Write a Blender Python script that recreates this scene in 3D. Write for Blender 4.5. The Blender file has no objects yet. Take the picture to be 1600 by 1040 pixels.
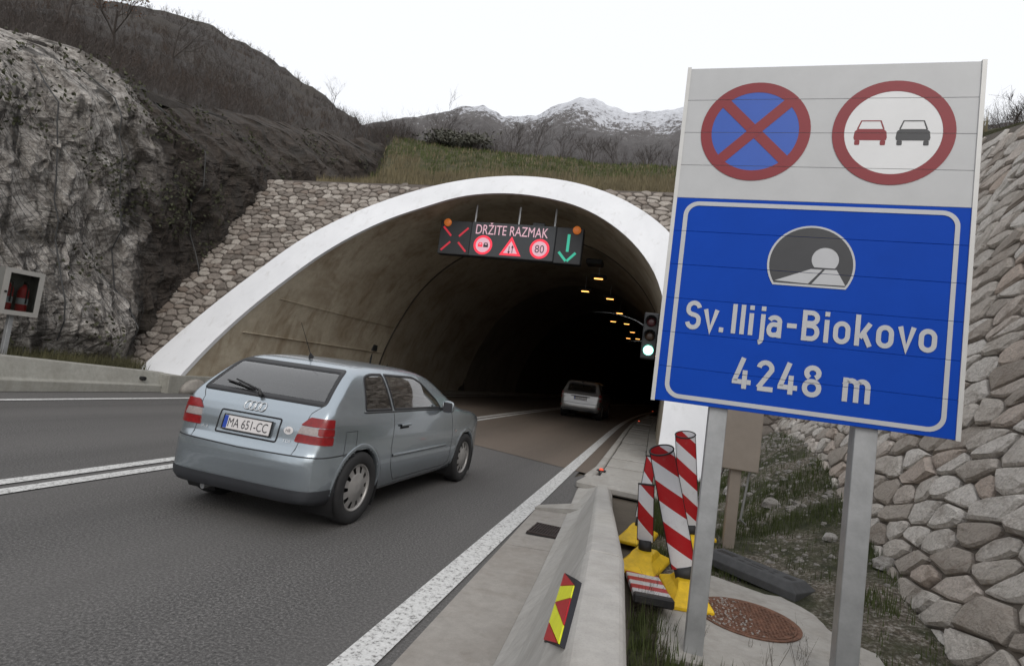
import bpy, bmesh, math, random
import numpy as np
from mathutils import Vector, Matrix, noise, geometry
random.seed(7); RNG = np.random.default_rng(7)
scene = bpy.context.scene
COL = scene.collection
R = math.radians
# ------------------------------------------------------------------ camera
CAM_F, CAM_YAW, CAM_PITCH, CAM_ROLL, CAM_H = 868.28, 0.26061, 0.0745, 0.13205, 1.4441
def cam_axes():
    cy, sy, cp, sp = math.cos(CAM_YAW), math.sin(CAM_YAW), math.cos(CAM_PITCH), math.sin(CAM_PITCH)
    f = Vector((-sy*cp, cy*cp, sp)); r = Vector((cy, sy, 0)); u = r.cross(f)
    c, s = math.cos(CAM_ROLL), math.sin(CAM_ROLL)
    return c*r + s*u, -s*r + c*u, f
cr, cu, cf = cam_axes()
cd = bpy.data.cameras.new('camera'); cam = bpy.data.objects.new('camera', cd); COL.objects.link(cam)
m = Matrix.Identity(4)
for i in range(3):
    m[i][0], m[i][1], m[i][2] = cr[i], cu[i], -cf[i]
m[2][3] = CAM_H
cam.matrix_world = m
cd.sensor_width = 36; cd.lens = CAM_F*36/1600; cd.clip_start = 0.05; cd.clip_end = 20000
scene.camera = cam
def in_view(p, pad=0.0):
    d = Vector(p)-Vector((0, 0, CAM_H)); z = d.dot(cf)
    if z < .2: return 0, 0, -1
    return 800+CAM_F*d.dot(cr)/z, 520-CAM_F*d.dot(cu)/z, z
# ------------------------------------------------------------------ sky and sun (overcast)
SUN_EL, SUN_AZ = R(38), R(155)          # veiled sun behind the camera, to the right
world = bpy.data.worlds.new('World'); scene.world = world; world.use_nodes = True
nt = world.node_tree; nt.nodes.clear()
sky = nt.nodes.new('ShaderNodeTexSky'); sky.sky_type = 'NISHITA'; sky.sun_disc = False
sky.sun_elevation = SUN_EL; sky.sun_rotation = SUN_AZ; sky.dust_density = 4.0; sky.air_density = 1.0
sc_ = nt.nodes.new('ShaderNodeVectorMath'); sc_.operation = 'SCALE'; sc_.inputs['Scale'].default_value = 0.11
mixw = nt.nodes.new('ShaderNodeMix'); mixw.data_type = 'RGBA'; mixw.inputs[0].default_value = 0.82
mixw.inputs[7].default_value = (1.17, 1.18, 1.20, 1)      # even cloud layer
bg = nt.nodes.new('ShaderNodeBackground'); bg.inputs['Strength'].default_value = 1.0
wo = nt.nodes.new('ShaderNodeOutputWorld')
nt.links.new(sky.outputs[0], sc_.inputs[0]); nt.links.new(sc_.outputs[0], mixw.inputs[6])
nt.links.new(mixw.outputs[2], bg.inputs['Color']); nt.links.new(bg.outputs[0], wo.inputs[0])
sd = bpy.data.lights.new('sun', 'SUN'); sd.energy = 0.9; sd.angle = R(28); sd.color = (1, .97, .93)
sun = bpy.data.objects.new('sun', sd); COL.objects.link(sun)
sdir = Vector((math.sin(SUN_AZ)*math.cos(SUN_EL), math.cos(SUN_AZ)*math.cos(SUN_EL), math.sin(SUN_EL)))
sun.rotation_euler = sdir.to_track_quat('Z', 'Y').to_euler(); sun.location = (0, -5, 20)
vs = scene.view_settings; vs.view_transform = 'Standard'; vs.look = 'None'; vs.exposure = 0.0; vs.gamma = 1.0
vs.use_curve_mapping = False
scene.cycles.max_bounces = 6; scene.cycles.diffuse_bounces = 3; scene.cycles.transparent_max_bounces = 12
# ------------------------------------------------------------------ helpers
def mesh_obj(name, verts, faces, mat=None, parent=None, smooth=False, loc=None, rotz=None):
    me = bpy.data.meshes.new(name); me.from_pydata([tuple(v) for v in verts], [], [tuple(f) for f in faces]); me.update()
    if smooth: me.polygons.foreach_set('use_smooth', [True]*len(me.polygons))
    o = bpy.data.objects.new(name, me); COL.objects.link(o)
    if mat: me.materials.append(mat)
    if parent: o.parent = parent
    if loc: o.location = loc
    if rotz is not None: o.rotation_euler[2] = rotz
    return o
def empty(name, loc=(0, 0, 0), rot=(0, 0, 0)):
    o = bpy.data.objects.new(name, None); COL.objects.link(o); o.location = loc; o.rotation_euler = rot
    o.empty_display_size = .1; return o
def tag(o, label, cat, group=None):
    o['label'] = label; o['category'] = cat
    if group: o['group'] = group
    return o
def structure(o): o['kind'] = 'structure'; return o
def stuff(o): o['kind'] = 'stuff'; return o
class MB:
    def __init__(s): s.v = []; s.f = []
    def add(s, vs, fs):
        n = len(s.v); s.v += [tuple(v) for v in vs]; s.f += [tuple(i+n for i in f) for f in fs]; return s
    def box(s, x0, x1, y0, y1, z0, z1):
        return s.add([(x, y, z) for z in (z0, z1) for y in (y0, y1) for x in (x0, x1)],
                     [(0, 2, 3, 1), (4, 5, 7, 6), (0, 1, 5, 4), (2, 6, 7, 3), (0, 4, 6, 2), (1, 3, 7, 5)])
    def loft(s, rings, close=True, cap=True):
        n = len(rings[0]); base = len(s.v)
        for r in rings: s.v += [tuple(p) for p in r]
        for j in range(len(rings)-1):
            for i in range(n if close else n-1):
                a = base+j*n+i; b = base+j*n+(i+1) % n
                s.f.append((a, b, b+n, a+n))
        if cap and close:
            s.f.append(tuple(base+i for i in reversed(range(n))))
            s.f.append(tuple(base+(len(rings)-1)*n+i for i in range(n)))
        return s
    def tube(s, pts, rad, n=6, cap=True):
        pts = [Vector(p) for p in pts]; rings = []
        rr = rad if isinstance(rad, (list, tuple)) else [rad]*len(pts)
        for i, p in enumerate(pts):
            t = (pts[min(i+1, len(pts)-1)]-pts[max(i-1, 0)])
            if t.length < 1e-9: t = Vector((0, 0, 1))
            t.normalize(); a = t.orthogonal().normalized() if i == 0 else (pa - t*pa.dot(t)).normalized()
            pa = a; b = t.cross(a)
            rings.append([p+(a*math.cos(2*math.pi*k/n)+b*math.sin(2*math.pi*k/n))*rr[i] for k in range(n)])
        return s.loft(rings, True, cap)
    def prism_y(s, poly, y0, y1):      # poly in (x,z), extruded along y
        return s.loft([[(x, y0, z) for x, z in poly], [(x, y1, z) for x, z in poly]])
    def build(s, name, mat=None, parent=None, smooth=False, **k): return mesh_obj(name, s.v, s.f, mat, parent, smooth, **k)
def bevel_obj(o, w=.01, seg=2):
    bm = bmesh.new(); bm.from_mesh(o.data)
    bmesh.ops.bevel(bm, geom=[e for e in bm.edges if len(e.link_faces) == 2 and e.calc_face_angle(0) > .5], offset=w, segments=seg, affect='EDGES', profile=.5)
    bm.to_mesh(o.data); bm.free(); return o
def catmull(pts, n):
    P = np.array(pts, float); P = P[np.r_[True, np.linalg.norm(np.diff(P, axis=0), axis=1) > 1e-6]]; d = np.r_[0, np.cumsum(np.linalg.norm(np.diff(P, axis=0), axis=1))]; t = np.linspace(0, d[-1], n)
    m = np.gradient(P, d, axis=0); out = np.zeros((n, P.shape[1]))
    k = np.clip(np.searchsorted(d, t, side='right')-1, 0, len(d)-2); h = d[k+1]-d[k]; u = ((t-d[k])/h)[:, None]; h = h[:, None]
    return (2*u**3-3*u**2+1)*P[k]+(u**3-2*u**2+u)*h*m[k]+(-2*u**3+3*u**2)*P[k+1]+(u**3-u**2)*h*m[k+1]
# ------------------------------------------------------------------ materials
def mat_new(name):
    m = bpy.data.materials.new(name); m.use_nodes = True; nt = m.node_tree; b = nt.nodes['Principled BSDF']; return m, nt, b
def N(nt, t, **k):
    n = nt.nodes.new(t)
    for a, v in k.items(): setattr(n, a, v)
    return n
def ramp(nt, fac, stops, interp='LINEAR'):
    r = N(nt, 'ShaderNodeValToRGB'); r.color_ramp.interpolation = interp
    while len(r.color_ramp.elements) < len(stops): r.color_ramp.elements.new(.5)
    for e, (p, c) in zip(r.color_ramp.elements, stops):
        e.position = p; e.color = (*c, 1) if len(c) == 3 else c
    nt.links.new(fac, r.inputs[0]); return r.outputs[0]
def noise_tex(nt, coord, scale, detail=4, rough=.6, dist=0, vscale=None):
    if vscale:
        mp = N(nt, 'ShaderNodeMapping'); mp.inputs['Scale'].default_value = vscale; nt.links.new(coord, mp.inputs[0]); coord = mp.outputs[0]
    n = N(nt, 'ShaderNodeTexNoise'); n.inputs['Scale'].default_value = scale; n.inputs['Detail'].default_value = detail
    n.inputs['Roughness'].default_value = rough; n.inputs['Distortion'].default_value = dist
    nt.links.new(coord, n.inputs['Vector']); return n.outputs[0]
def mixc(nt, fac, a, b, mode='MIX'):
    m = N(nt, 'ShaderNodeMix', data_type='RGBA', blend_type=mode)
    for s, v in ((0, fac), (6, a), (7, b)):
        if isinstance(v, (int, float)): m.inputs[s].default_value = v
        elif isinstance(v, tuple): m.inputs[s].default_value = (*v, 1) if len(v) == 3 else v
        else: nt.links.new(v, m.inputs[s])
    return m.outputs[2]
def mathn(nt, op, a, b=None, clamp=False):
    m = N(nt, 'ShaderNodeMath', operation=op); m.use_clamp = clamp
    for i, v in enumerate((a, b)):
        if v is None: continue
        if isinstance(v, (int, float)): m.inputs[i].default_value = v
        else: nt.links.new(v, m.inputs[i])
    return m.outputs[0]
def objco(nt): return N(nt, 'ShaderNodeTexCoord').outputs['Object']
def worldco(nt): return N(nt, 'ShaderNodeNewGeometry').outputs['Position']
def bump(nt, b, h, strength=.3, dist=.01):
    n = N(nt, 'ShaderNodeBump'); n.inputs['Strength'].default_value = strength; n.inputs['Distance'].default_value = dist
    nt.links.new(h, n.inputs['Height']); nt.links.new(n.outputs[0], b.inputs['Normal'])
def plain(name, col, rough=.6, metal=0, var=.12, scale=6, spec=None, coat=0, bmp=0):
    m, nt, b = mat_new(name); b.inputs['Roughness'].default_value = rough; b.inputs['Metallic'].default_value = metal
    if coat: b.inputs['Coat Weight'].default_value = coat; b.inputs['Coat Roughness'].default_value = .06
    c = objco(nt); n = noise_tex(nt, c, scale, 5, .65)
    lo = tuple(x*(1-var) for x in col); hi = tuple(min(1, x*(1+var)) for x in col)
    nt.links.new(ramp(nt, n, [(.3, lo), (.7, hi)]), b.inputs['Base Color'])
    if spec is not None: b.inputs['Specular IOR Level'].default_value = spec
    if bmp: bump(nt, b, noise_tex(nt, c, scale*8, 4), bmp)
    return m
def emis(name, col, strength):
    m, nt, b = mat_new(name); b.inputs['Base Color'].default_value = (*[x*.3 for x in col], 1)
    b.inputs['Emission Color'].default_value = (*col, 1); b.inputs['Emission Strength'].default_value = strength; return m
# ================================================================== surface materials
def asphalt(name, base, tint, grain=.55):
    m, nt, b = mat_new(name); c = worldco(nt)
    big = noise_tex(nt, c, .5, 5, .6); fine = noise_tex(nt, c, 58, 3, .9); med = noise_tex(nt, c, 30, 3, .7)
    streak = noise_tex(nt, c, 1.0, 4, .6, vscale=(1.6, .12, 1))
    col = ramp(nt, fine, [(.40, tuple(x*(1-grain*.75) for x in base)), (.5, base), (.58, tuple(x*(1+grain*.9) for x in base)), (.68, tuple(x*(1+grain*2.2) for x in base))])
    col = mixc(nt, ramp(nt, med, [(.35, (0, 0, 0)), (.7, (.5, .5, .5))]), col, tuple(x*1.35 for x in base))
    col = mixc(nt, ramp(nt, big, [(.3, (0, 0, 0)), (.75, (.55, .55, .55))]), col, tint)
    col = mixc(nt, ramp(nt, streak, [(.42, (0, 0, 0)), (.7, (.35, .35, .35))]), col, tuple(x*.62 for x in base))
    # polished wheel tracks and a few darker repair streaks along the lanes
    sx = N(nt, 'ShaderNodeSeparateXYZ'); nt.links.new(c, sx.inputs[0]); wv = mathn(nt, 'ABSOLUTE', mathn(nt, 'SINE', mathn(nt, 'MULTIPLY', mathn(nt, 'ADD', sx.outputs['X'], mathn(nt, 'MULTIPLY', big, .5)), 1.72)))
    col = mixc(nt, ramp(nt, wv, [(.55, (0, 0, 0)), (1, (.28, .28, .28))]), col, tuple(x*1.55 for x in tint))
    spot = noise_tex(nt, c, 2.3, 6, .75, .6); col = mixc(nt, ramp(nt, spot, [(.62, (0, 0, 0)), (.72, (.4, .4, .4))]), col, tuple(x*.55 for x in base))
    nt.links.new(col, b.inputs['Base Color']); b.inputs['Roughness'].default_value = .82
    bump(nt, b, fine, .6, .008); return m
M_asphalt = asphalt('asphalt', (.078, .075, .073), (.088, .084, .081), 1.15)
M_asphalt_in = asphalt('asphalt_worn', (.105, .085, .068), (.12, .094, .075), .3)
def concrete(name, base, stain=(.10, .09, .075), amt=.5, scale=1.0):
    m, nt, b = mat_new(name); c = worldco(nt)
    a = noise_tex(nt, c, 1.3*scale, 6, .65, .4); d = noise_tex(nt, c, 14*scale, 5, .7); v = noise_tex(nt, c, 2.2*scale, 5, .65, .3, vscale=(2.2, 2.2, .3)); g = noise_tex(nt, c, 160, 2, .6)
    col = ramp(nt, d, [(.25, tuple(x*.82 for x in base)), (.75, tuple(min(1, x*1.12) for x in base))])
    col = mixc(nt, ramp(nt, a, [(.45, (0, 0, 0)), (.8, (amt, amt, amt))]), col, stain)
    col = mixc(nt, ramp(nt, v, [(.52, (0, 0, 0)), (.8, (amt, amt, amt))]), col, stain)
    col = mixc(nt, ramp(nt, g, [(.3, (.25, .25, .25)), (.5, (0, 0, 0))]), col, tuple(x*.5 for x in base))
    nt.links.new(col, b.inputs['Base Color']); b.inputs['Roughness'].default_value = .85
    bump(nt, b, d, .25, .01); return m
M_conc = concrete('concrete_barrier', (.40, .385, .36), (.24, .22, .19), .5)
M_conc_l = concrete('concrete_barrier_far', (.30, .295, .265), (.15, .14, .115), .5)
M_gutter = concrete('concrete_gutter', (.30, .28, .255), (.17, .145, .12), .6)
M_slab = concrete('concrete_slab', (.36, .345, .32), (.16, .14, .11), .5)
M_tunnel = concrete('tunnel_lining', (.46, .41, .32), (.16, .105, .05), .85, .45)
M_tunnel_mid = concrete('shade_lining_near', (.36, .315, .245), (.13, .09, .045), .85, .45)  # base colour drops section by section, painting in the tunnel's fading daylight
M_tunnel_mid2 = concrete('shade_lining_mid', (.19, .165, .13), (.08, .06, .035), .8, .45)
M_tunnel_in = concrete('shade_lining_deep', (.07, .06, .048), (.035, .028, .02), .6, .35)  # darkness of the deep tunnel painted into the concrete colour
def white_paint():
    m, nt, b = mat_new('white_masonry_paint'); c = worldco(nt)
    a = noise_tex(nt, c, .8, 6, .65, .3, vscale=(1, 1, .4)); f = noise_tex(nt, c, 25, 4, .6)
    col = ramp(nt, a, [(.3, (.64, .65, .67)), (.7, (.75, .76, .78))])
    st = noise_tex(nt, c, 2.6, 6, .7, .2, vscale=(1.6, 1.6, .10)); col = mixc(nt, ramp(nt, st, [(.56, (0, 0, 0)), (.74, (.45, .45, .45))]), col, (.42, .41, .39))
    sp = noise_tex(nt, c, 7, 5, .8); col = mixc(nt, ramp(nt, sp, [(.64, (0, 0, 0)), (.74, (.4, .4, .4))]), col, (.40, .38, .35))
    nt.links.new(col, b.inputs['Base Color']); b.inputs['Roughness'].default_value = .7; bump(nt, b, f, .12, .005); return m
M_white = white_paint()
def road_paint():
    m, nt, b = mat_new('road_marking_paint'); c = worldco(nt)
    n = noise_tex(nt, c, 40, 5, .75); cr_ = noise_tex(nt, c, 3.0, 5, .7, vscale=(.5, 3, 1))
    col = ramp(nt, n, [(.38, (.16, .155, .15)), (.47, (.53, .53, .52)), (.7, (.66, .66, .65))])
    col = mixc(nt, ramp(nt, cr_, [(.58, (0, 0, 0)), (.72, (.45, .45, .45))]), col, (.42, .41, .40))
    nt.links.new(col, b.inputs['Base Color']); b.inputs['Roughness'].default_value = .6; bump(nt, b, n, .3, .004); return m
M_line = road_paint()
def stone_mat(name, cols, dirt):
    m, nt, b = mat_new(name); c = worldco(nt); oi = N(nt, 'ShaderNodeObjectInfo').outputs['Random']
    at = N(nt, 'ShaderNodeAttribute', attribute_name='tone').outputs['Fac']
    rnd = mathn(nt, 'FRACT', mathn(nt, 'ADD', oi, at))
    n1 = noise_tex(nt, c, 5, 6, .7, .5); n2 = noise_tex(nt, c, 38, 5, .75)
    col = ramp(nt, rnd, [(0, cols[0]), (.35, cols[1]), (.7, cols[2]), (1, cols[3])])
    col = mixc(nt, ramp(nt, n2, [(.3, (.55, .55, .55)), (.55, (0, 0, 0))]), col, tuple(x*.5 for x in cols[1]))
    col = mixc(nt, ramp(nt, n1, [(.5, (0, 0, 0)), (.72, (.75, .75, .75))]), col, dirt)
    nt.links.new(col, b.inputs['Base Color']); b.inputs['Roughness'].default_value = .9
    bump(nt, b, mathn(nt, 'ADD', n2, mathn(nt, 'MULTIPLY', noise_tex(nt, c, 12, 4, .7), 1.2)), .9, .03); return m
M_stone = stone_mat('limestone', [(.36, .31, .265), (.58, .53, .475), (.74, .70, .65), (.52, .42, .35)], (.25, .20, .16))
M_stone_p = stone_mat('limestone_weathered', [(.15, .13, .112), (.27, .235, .205), (.47, .43, .385), (.19, .15, .122)], (.075, .057, .043))
M_mortar = concrete('mortar', (.13, .11, .09), (.06, .048, .038), .6, 3)
M_mortar_p = concrete('mortar_dark', (.10, .083, .07), (.05, .04, .032), .6, 3)
M_steel = plain('galvanised_steel', (.40, .41, .42), .5, .55, .14, 9, bmp=.05)
M_black = plain('black_plastic', (.012, .012, .013), .55, 0, .2)
M_rubber = plain('tyre_rubber', (.018, .018, .019), .8, 0, .2, 20)
M_boxgrey = plain('cabinet_paint', (.27, .235, .20), .5, .1, .08)
# ================================================================== ground, road
CURVE_Y, CURVE_R = 18.0, 290.0
def bend(y): return 0.0 if y < CURVE_Y else (y-CURVE_Y)**2/(2*CURVE_R)
def strip(name, x0, x1, y0, y1, z, mat, parent=None, step=2.0, zf=None):
    n = max(1, int((y1-y0)/step)); vs = []; fs = []
    for i in range(n+1):
        y = y0+(y1-y0)*i/n; b = bend(y); vs += [(x0+b, y, z), (x1+b, y, z)]
        if i: fs.append((2*i-2, 2*i-1, 2*i+1, 2*i))
    return mesh_obj(name, vs, fs, mat, parent)
M_dirt = concrete('soil', (.085, .068, .05), (.045, .04, .025), .6, 1)
g = mesh_obj('ground', [(-6000, -6000, -.03), (6000, -6000, -.03), (6000, 6000, -.03), (-6000, 6000, -.03)], [(0, 1, 2, 3)], M_dirt); structure(g)
road = structure(strip('road', -10.85, -1.05, -20, 10.9, 0, M_asphalt))
# slanted transverse joint between outside and tunnel asphalt
n = 12; vs = []; fs = []
road_in = structure(strip('tunnel_road', -10.75, -.8, 11.9, 130, .004, M_asphalt_in))
mesh_obj('joint_patch', [(-10.85, 12.4, .006), (-10.85, 16, .006), (-.85, 13, .006), (-.85, 9.3, .006), (-3.4, 10.55, .006)], [(0, 4, 3, 2, 1)], M_asphalt_in, road_in)
strip('edge_line', -1.31, -1.125, -20, 120, .010, M_line, road)
strip('edge_line', -9.90, -9.72, -20, 120, .010, M_line, road)
strip('centre_line', -4.93, -4.78, -20, 120, .010, M_line, road)
strip('centre_line', -5.20, -5.05, -20, 120, .010, M_line, road)
# concrete gutter along the right edge of the road, cast in bays, with a drain grate
gut = structure(empty('gutter'))
for i, (a, b) in enumerate([(-6, -3.2), (-3.19, -.2), (-.19, 2.2), (2.21, 4.75), (4.76, 6.2)]):
    mb = MB(); x0a, x0b = -1.05-.02*max(0, a-2.6), -1.05-.02*max(0, b-2.6)
    mb.loft([[(x0a, a, -.02), (-.5, a, -.02), (-.5, a, .035), (x0a, a, .008)], [(x0b, b, -.02), (-.5, b, -.02), (-.5, b, .035), (x0b, b, .008)]])
    if i == 4: pass
    mb.build('gutter_bay', M_gutter, gut)
mb = MB(); mb.loft([[(-1.13, 6.2, 0), (-.62, 6.2, 0), (-.62, 6.2, .10), (-1.13, 6.2, .03)], [(-1.13, 6.42, 0), (-.66, 6.42, 0), (-.66, 6.42, .12), (-1.13, 6.42, .015)]])
mb.build('gutter_step', M_slab, gut)
structure(mesh_obj('apron', [(-1.09, 6.42, .005), (-.5, 6.42, .005), (-.5, 9.5, .005), (-.85, 9.5, .005), (-1.09, 8.6, .005)], [(0, 1, 2, 3, 4)], M_asphalt))
M_iron = plain('rusty_cast_iron', (.17, .085, .055), .75, .3, .45, 18, bmp=.3)
M_irond = plain('dark_cast_iron', (.045, .033, .03), .7, .3, .3, 18)
gr = empty('drain_grate', (-.82, 5.34, .03), (0, 0, R(-3)))
tag(gr, 'rusty iron drain grate set in the concrete gutter', 'drain grate')
MB().box(-.165, .165, -.19, .19, -.012, .0).build('grate_frame', M_black, gr)
for i in range(13):
    x = -.15+.3*i/12; MB().box(x-.007, x+.007, -.175, .175, .001, .013).build('bar', M_irond, gr)
for y in (-.18, 0, .18): MB().box(-.16, .16, y-.008, y+.008, .0012, .0145).build('cross_bar', M_irond, gr)
# ================================================================== right barrier
def njp(dx, top, w=1.0, foot=None):
    s = top/.8; fl = -.58 if foot is None else foot
    return [(fl, 0), (fl, .075*s), (fl+.15, .27*s), (-.195+dx, top-.02), (-.175+dx, top), (-.06+dx, top), (-.04+dx, top-.02), (.03+dx, 0)]
bar = empty('concrete_barrier', (0, 0, 0)); tag(bar, 'grey concrete safety barrier with chevron plate sloping down to the ground beside the sign', 'barrier')
def bar_seg(stations, name):
    mb = MB(); mb.loft([[(x, y, z) for x, z in njp(dx, t, 1, f)] for y, dx, t, f in stations]); return bevel_obj(mb.build(name, M_conc, bar), .012, 2)
bar_seg([(-6, .45, .8, -.40), (-1.51, .22, .8, -.475)], 'barrier_block')
bar_seg([(-1.49, .22, .8, -.475), (2.29, 0, .8, -.58)], 'barrier_block')
bar_seg([(2.315, 0, .795, -.58), (4, -.125, .585, -.65), (6, -.28, .34, -.76), (7.6, -.40, .15, -.86), (8.1, -.44, .07, -.88)], 'barrier_end_ramp')
# chevron plate bolted to the sloping face of the near block
M_red = plain('reflective_red', (.45, .006, .008), .45, 0, .12, 12)
M_yel = plain('reflective_yellow', (.80, .82, .015), .45, 0, .08, 12)
M_signw = plain('sign_white', (.47, .48, .49), .45, 0, .05, 5)
def fpt(y, z, off=.006):
    b_ = -.43+(2.29-y)*.02778; t_ = -.195+(2.29-y)*.0582; x = b_+(z-.27)/.51*(t_-b_); return (x-off*.9, y, z+off*.4)
cp = empty('chevron_plate', fpt(1.9, .72)); tag(cp, 'red and yellow striped reflective plate on the near concrete barrier face', 'reflector plate')
def cpt(a, b, off):     # a: 0 far end .. 1 near end, b: 0 bottom .. 1 top
    far = ((2.42, .643), (1.92, .795)); near = ((1.74, .655), (1.46, .782))
    y = (far[0][0]*(1-b)+far[1][0]*b)*(1-a)+(near[0][0]*(1-b)+near[1][0]*b)*a
    z = (far[0][1]*(1-b)+far[1][1]*b)*(1-a)+(near[0][1]*(1-b)+near[1][1]*b)*a
    return tuple(Vector(fpt(y, z, off))-Vector(cp.location))
def cquad(name, quad, off, mat):
    lo = [cpt(a, b, off-.02) for a, b in quad]; hi = [cpt(a, b, off) for a, b in quad]; n = len(quad)
    mesh_obj(name, lo+hi, [tuple(range(n, 2*n))]+[(i, (i+1) % n, n+(i+1) % n, n+i) for i in range(n)], mat, cp)
cquad('backing_plate', [(0, 0), (1, 0), (1, 1), (0, 1)], .015, M_black)
def band(lo0, lo1, hi0, hi1, mat): cquad('stripe', [(lo0, .02), (lo1, .02), (hi1, .98), (hi0, .98)], .009, mat)
for poly, mt in (([(.01, .02), (.25, .02), (.125, .98)], M_red), ([(.26, .02), (.51, .02), (.35, .98), (.135, .98)], M_yel), ([(.52, .02), (.755, .98), (.36, .98)], M_red), ([(.53, .02), (.78, .02), (.99, .98), (.765, .98)], M_yel), ([(.79, .02), (.985, .02), (.985, .90)], M_red)): cquad('stripe', poly, .019, mt)
# ================================================================== left barrier, plinth and verge
lb = empty('concrete_barrier', (-10.8, 0, 0)); tag(lb, 'long pale concrete barrier on the far left side of the road', 'barrier')
def lbs(y0, y1, n=4):
    rings = []
    for i in range(n+1):
        y = y0+(y1-y0)*i/n; t = min(.8, .63-.055*(y-7.1))
        rings.append([(.0, y, .0), (.0, y, .2*t/.6), (-.05, y, .24*t/.6), (-.16, y, t-.015), (-.19, y, t), (-.40, y, t), (-.42, y, .0)])
    mb = MB(); mb.loft(rings); return bevel_obj(mb.build('barrier_block', M_conc_l, lb), .01, 1)
lbs(-12, -2.02); lbs(-2, 4.29); lbs(4.31, 10.55)
MB().tube([(.01, 9.9, .30), (-.10, 9.9, .30)], .045, 10).build('drain_hole', M_black, lb)
eb = MB(); pr_ = [(.02, 0)]+[(.02-.0*k, 0) for k in ()]
arc = [(math.cos(a)*.45, math.sin(a)*.36) for a in np.linspace(0, math.pi, 9)]
pl = tag(empty('plinth', (-10.8, 11, 0)), 'weathered concrete plinth at the left foot of the white tunnel arch', 'plinth')
mb = MB(); mb.box(-2.6, .17, -.62, 2.6, -.02, .415); bevel_obj(mb.build('plinth_block', M_conc_l, pl), .02, 2)
mb = MB(); mb.loft([[(.172, .15+x, z) for x, z in arc], [(.25, .15+x*.85, z*.85) for x, z in arc]]); mb.build('rounded_end', M_gutter, pl, True)
M_verge = concrete('verge_soil', (.075, .065, .04), (.04, .04, .02), .6, 1.2)
vg = structure(mesh_obj('verge_left', [(-11.22, -14, .38), (-11.22, 10.6, .38), (-14.5, 10.6, .55), (-14.5, -14, .55)], [(0, 1, 2, 3)], M_verge))
# ================================================================== portal
CX, KS, Y0P = -5.2, .74, 10.4
INN = [(-5.50, 0), (-5.47, .42), (-5.17, 1.885), (-4.72, 3.0), (-4.13, 4.1), (-2.93, 5.4), (-1.99, 6.0), (-.96, 6.52), (.25, 6.73), (1.47, 6.65), (2.72, 6.3), (3.71, 5.7), (4.42, 5.02), (4.89, 4.33), (5.19, 3.55), (5.40, 2.2), (5.41, 1.2), (5.36, 0)]
OUT = [(-6.70, 0), (-6.67, .44), (-6.35, 1.72), (-5.7, 3.36), (-5.12, 4.5), (-4.32, 5.42), (-3.36, 6.18), (-1.14, 7.23), (.19, 7.47), (1.75, 7.4), (3.03, 7.06), (4.0, 6.57), (4.7, 6.05), (5.18, 5.55), (5.75, 4.4), (6.1, 3.0), (6.23, 1.6), (6.2, 0)]
NP = 72
inn = catmull(INN, NP); out = catmull(OUT, NP)
def ppt(x, z, back=0.0, ky=KS): return (CX+x, Y0P+ky*z+back, z)
port = empty('tunnel_portal', (CX, Y0P, 0)); tag(port, 'white painted concrete arch framing the dark tunnel mouth', 'tunnel portal')
def loc(p): return (p[0]-CX, p[1]-Y0P, p[2])
rf = [loc(ppt(x, z)) for x, z in out]; ri = [loc(ppt(x, z)) for x, z in inn]
rb = [loc(ppt(x, z, .9)) for x, z in out]; rib = [loc(ppt(x*1.001, z*1.001, .14)) for x, z in inn]
vsx = rf+ri+rb+rib; fs = []
for i in range(NP-1):
    fs += [(i, i+1, NP+i+1, NP+i), (i+1, i, 2*NP+i, 2*NP+i+1), (NP+i, NP+i+1, 3*NP+i+1, 3*NP+i)]
o = mesh_obj('arch_ring', vsx, fs, M_white, port)
# lining behind the ring, cast in sections with recessed ring joints
lin = empty('tunnel_lining', (CX, Y0P, 0)); tag(lin, 'stained brown concrete vault lining inside the tunnel', 'tunnel lining')
def tube_section(y0s, y1, name, first=False):
    ys = [None]+list(np.linspace(y0s if not first else 18.2, y1, 5)) if first else list(np.linspace(y0s, y1, 5))
    rings = []
    for y in ys:
        if y is None: rings.append([(x*1.004, KS*z*1.004+.10, z*1.004) for x, z in inn])
        else: k_ = 1.004+(.0015 if int(y0s/10) % 2 else .0); rings.append([(x*k_+bend(y), y-Y0P, z*k_) for x, z in inn])
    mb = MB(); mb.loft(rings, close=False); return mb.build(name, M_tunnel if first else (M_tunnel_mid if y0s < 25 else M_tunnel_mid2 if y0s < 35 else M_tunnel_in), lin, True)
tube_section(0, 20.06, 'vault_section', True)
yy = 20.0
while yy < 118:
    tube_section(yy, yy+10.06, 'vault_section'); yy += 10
for y in (20.02,):
    rr = [[((x*s)+bend(y), y+d-Y0P, z*s) for x, z in inn] for s, d in ((1.003, -.05), (.999, -.04), (.999, .04), (1.003, .05))]
    MB().loft(rr, close=False).build('joint_rib', M_tunnel_in, lin, True)
# formwork seam along the left wall and darker waist band
for (z0, d) in ((2.55, .012), (1.55, .02)):
    pts = []
    i = int(np.argmin([abs(z-z0)+(0 if x < 0 else 99) for x, z in inn]))
    x0, z0_ = inn[i]
    MB().tube([(x0+.002, KS*z0_+.6, z0_), (x0+.002, 9.5, z0_)], d, 5).build('formwork_seam', M_tunnel, lin)
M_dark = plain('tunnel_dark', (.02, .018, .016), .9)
mesh_obj('light_block_cap', [(-9, 119-Y0P, -.1), (40, 119-Y0P, -.1), (40, 119-Y0P, 9), (-9, 119-Y0P, 9)], [(0, 1, 2, 3)], M_dark, lin)  # added dark cap closing the tube so no sky light leaks in
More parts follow.
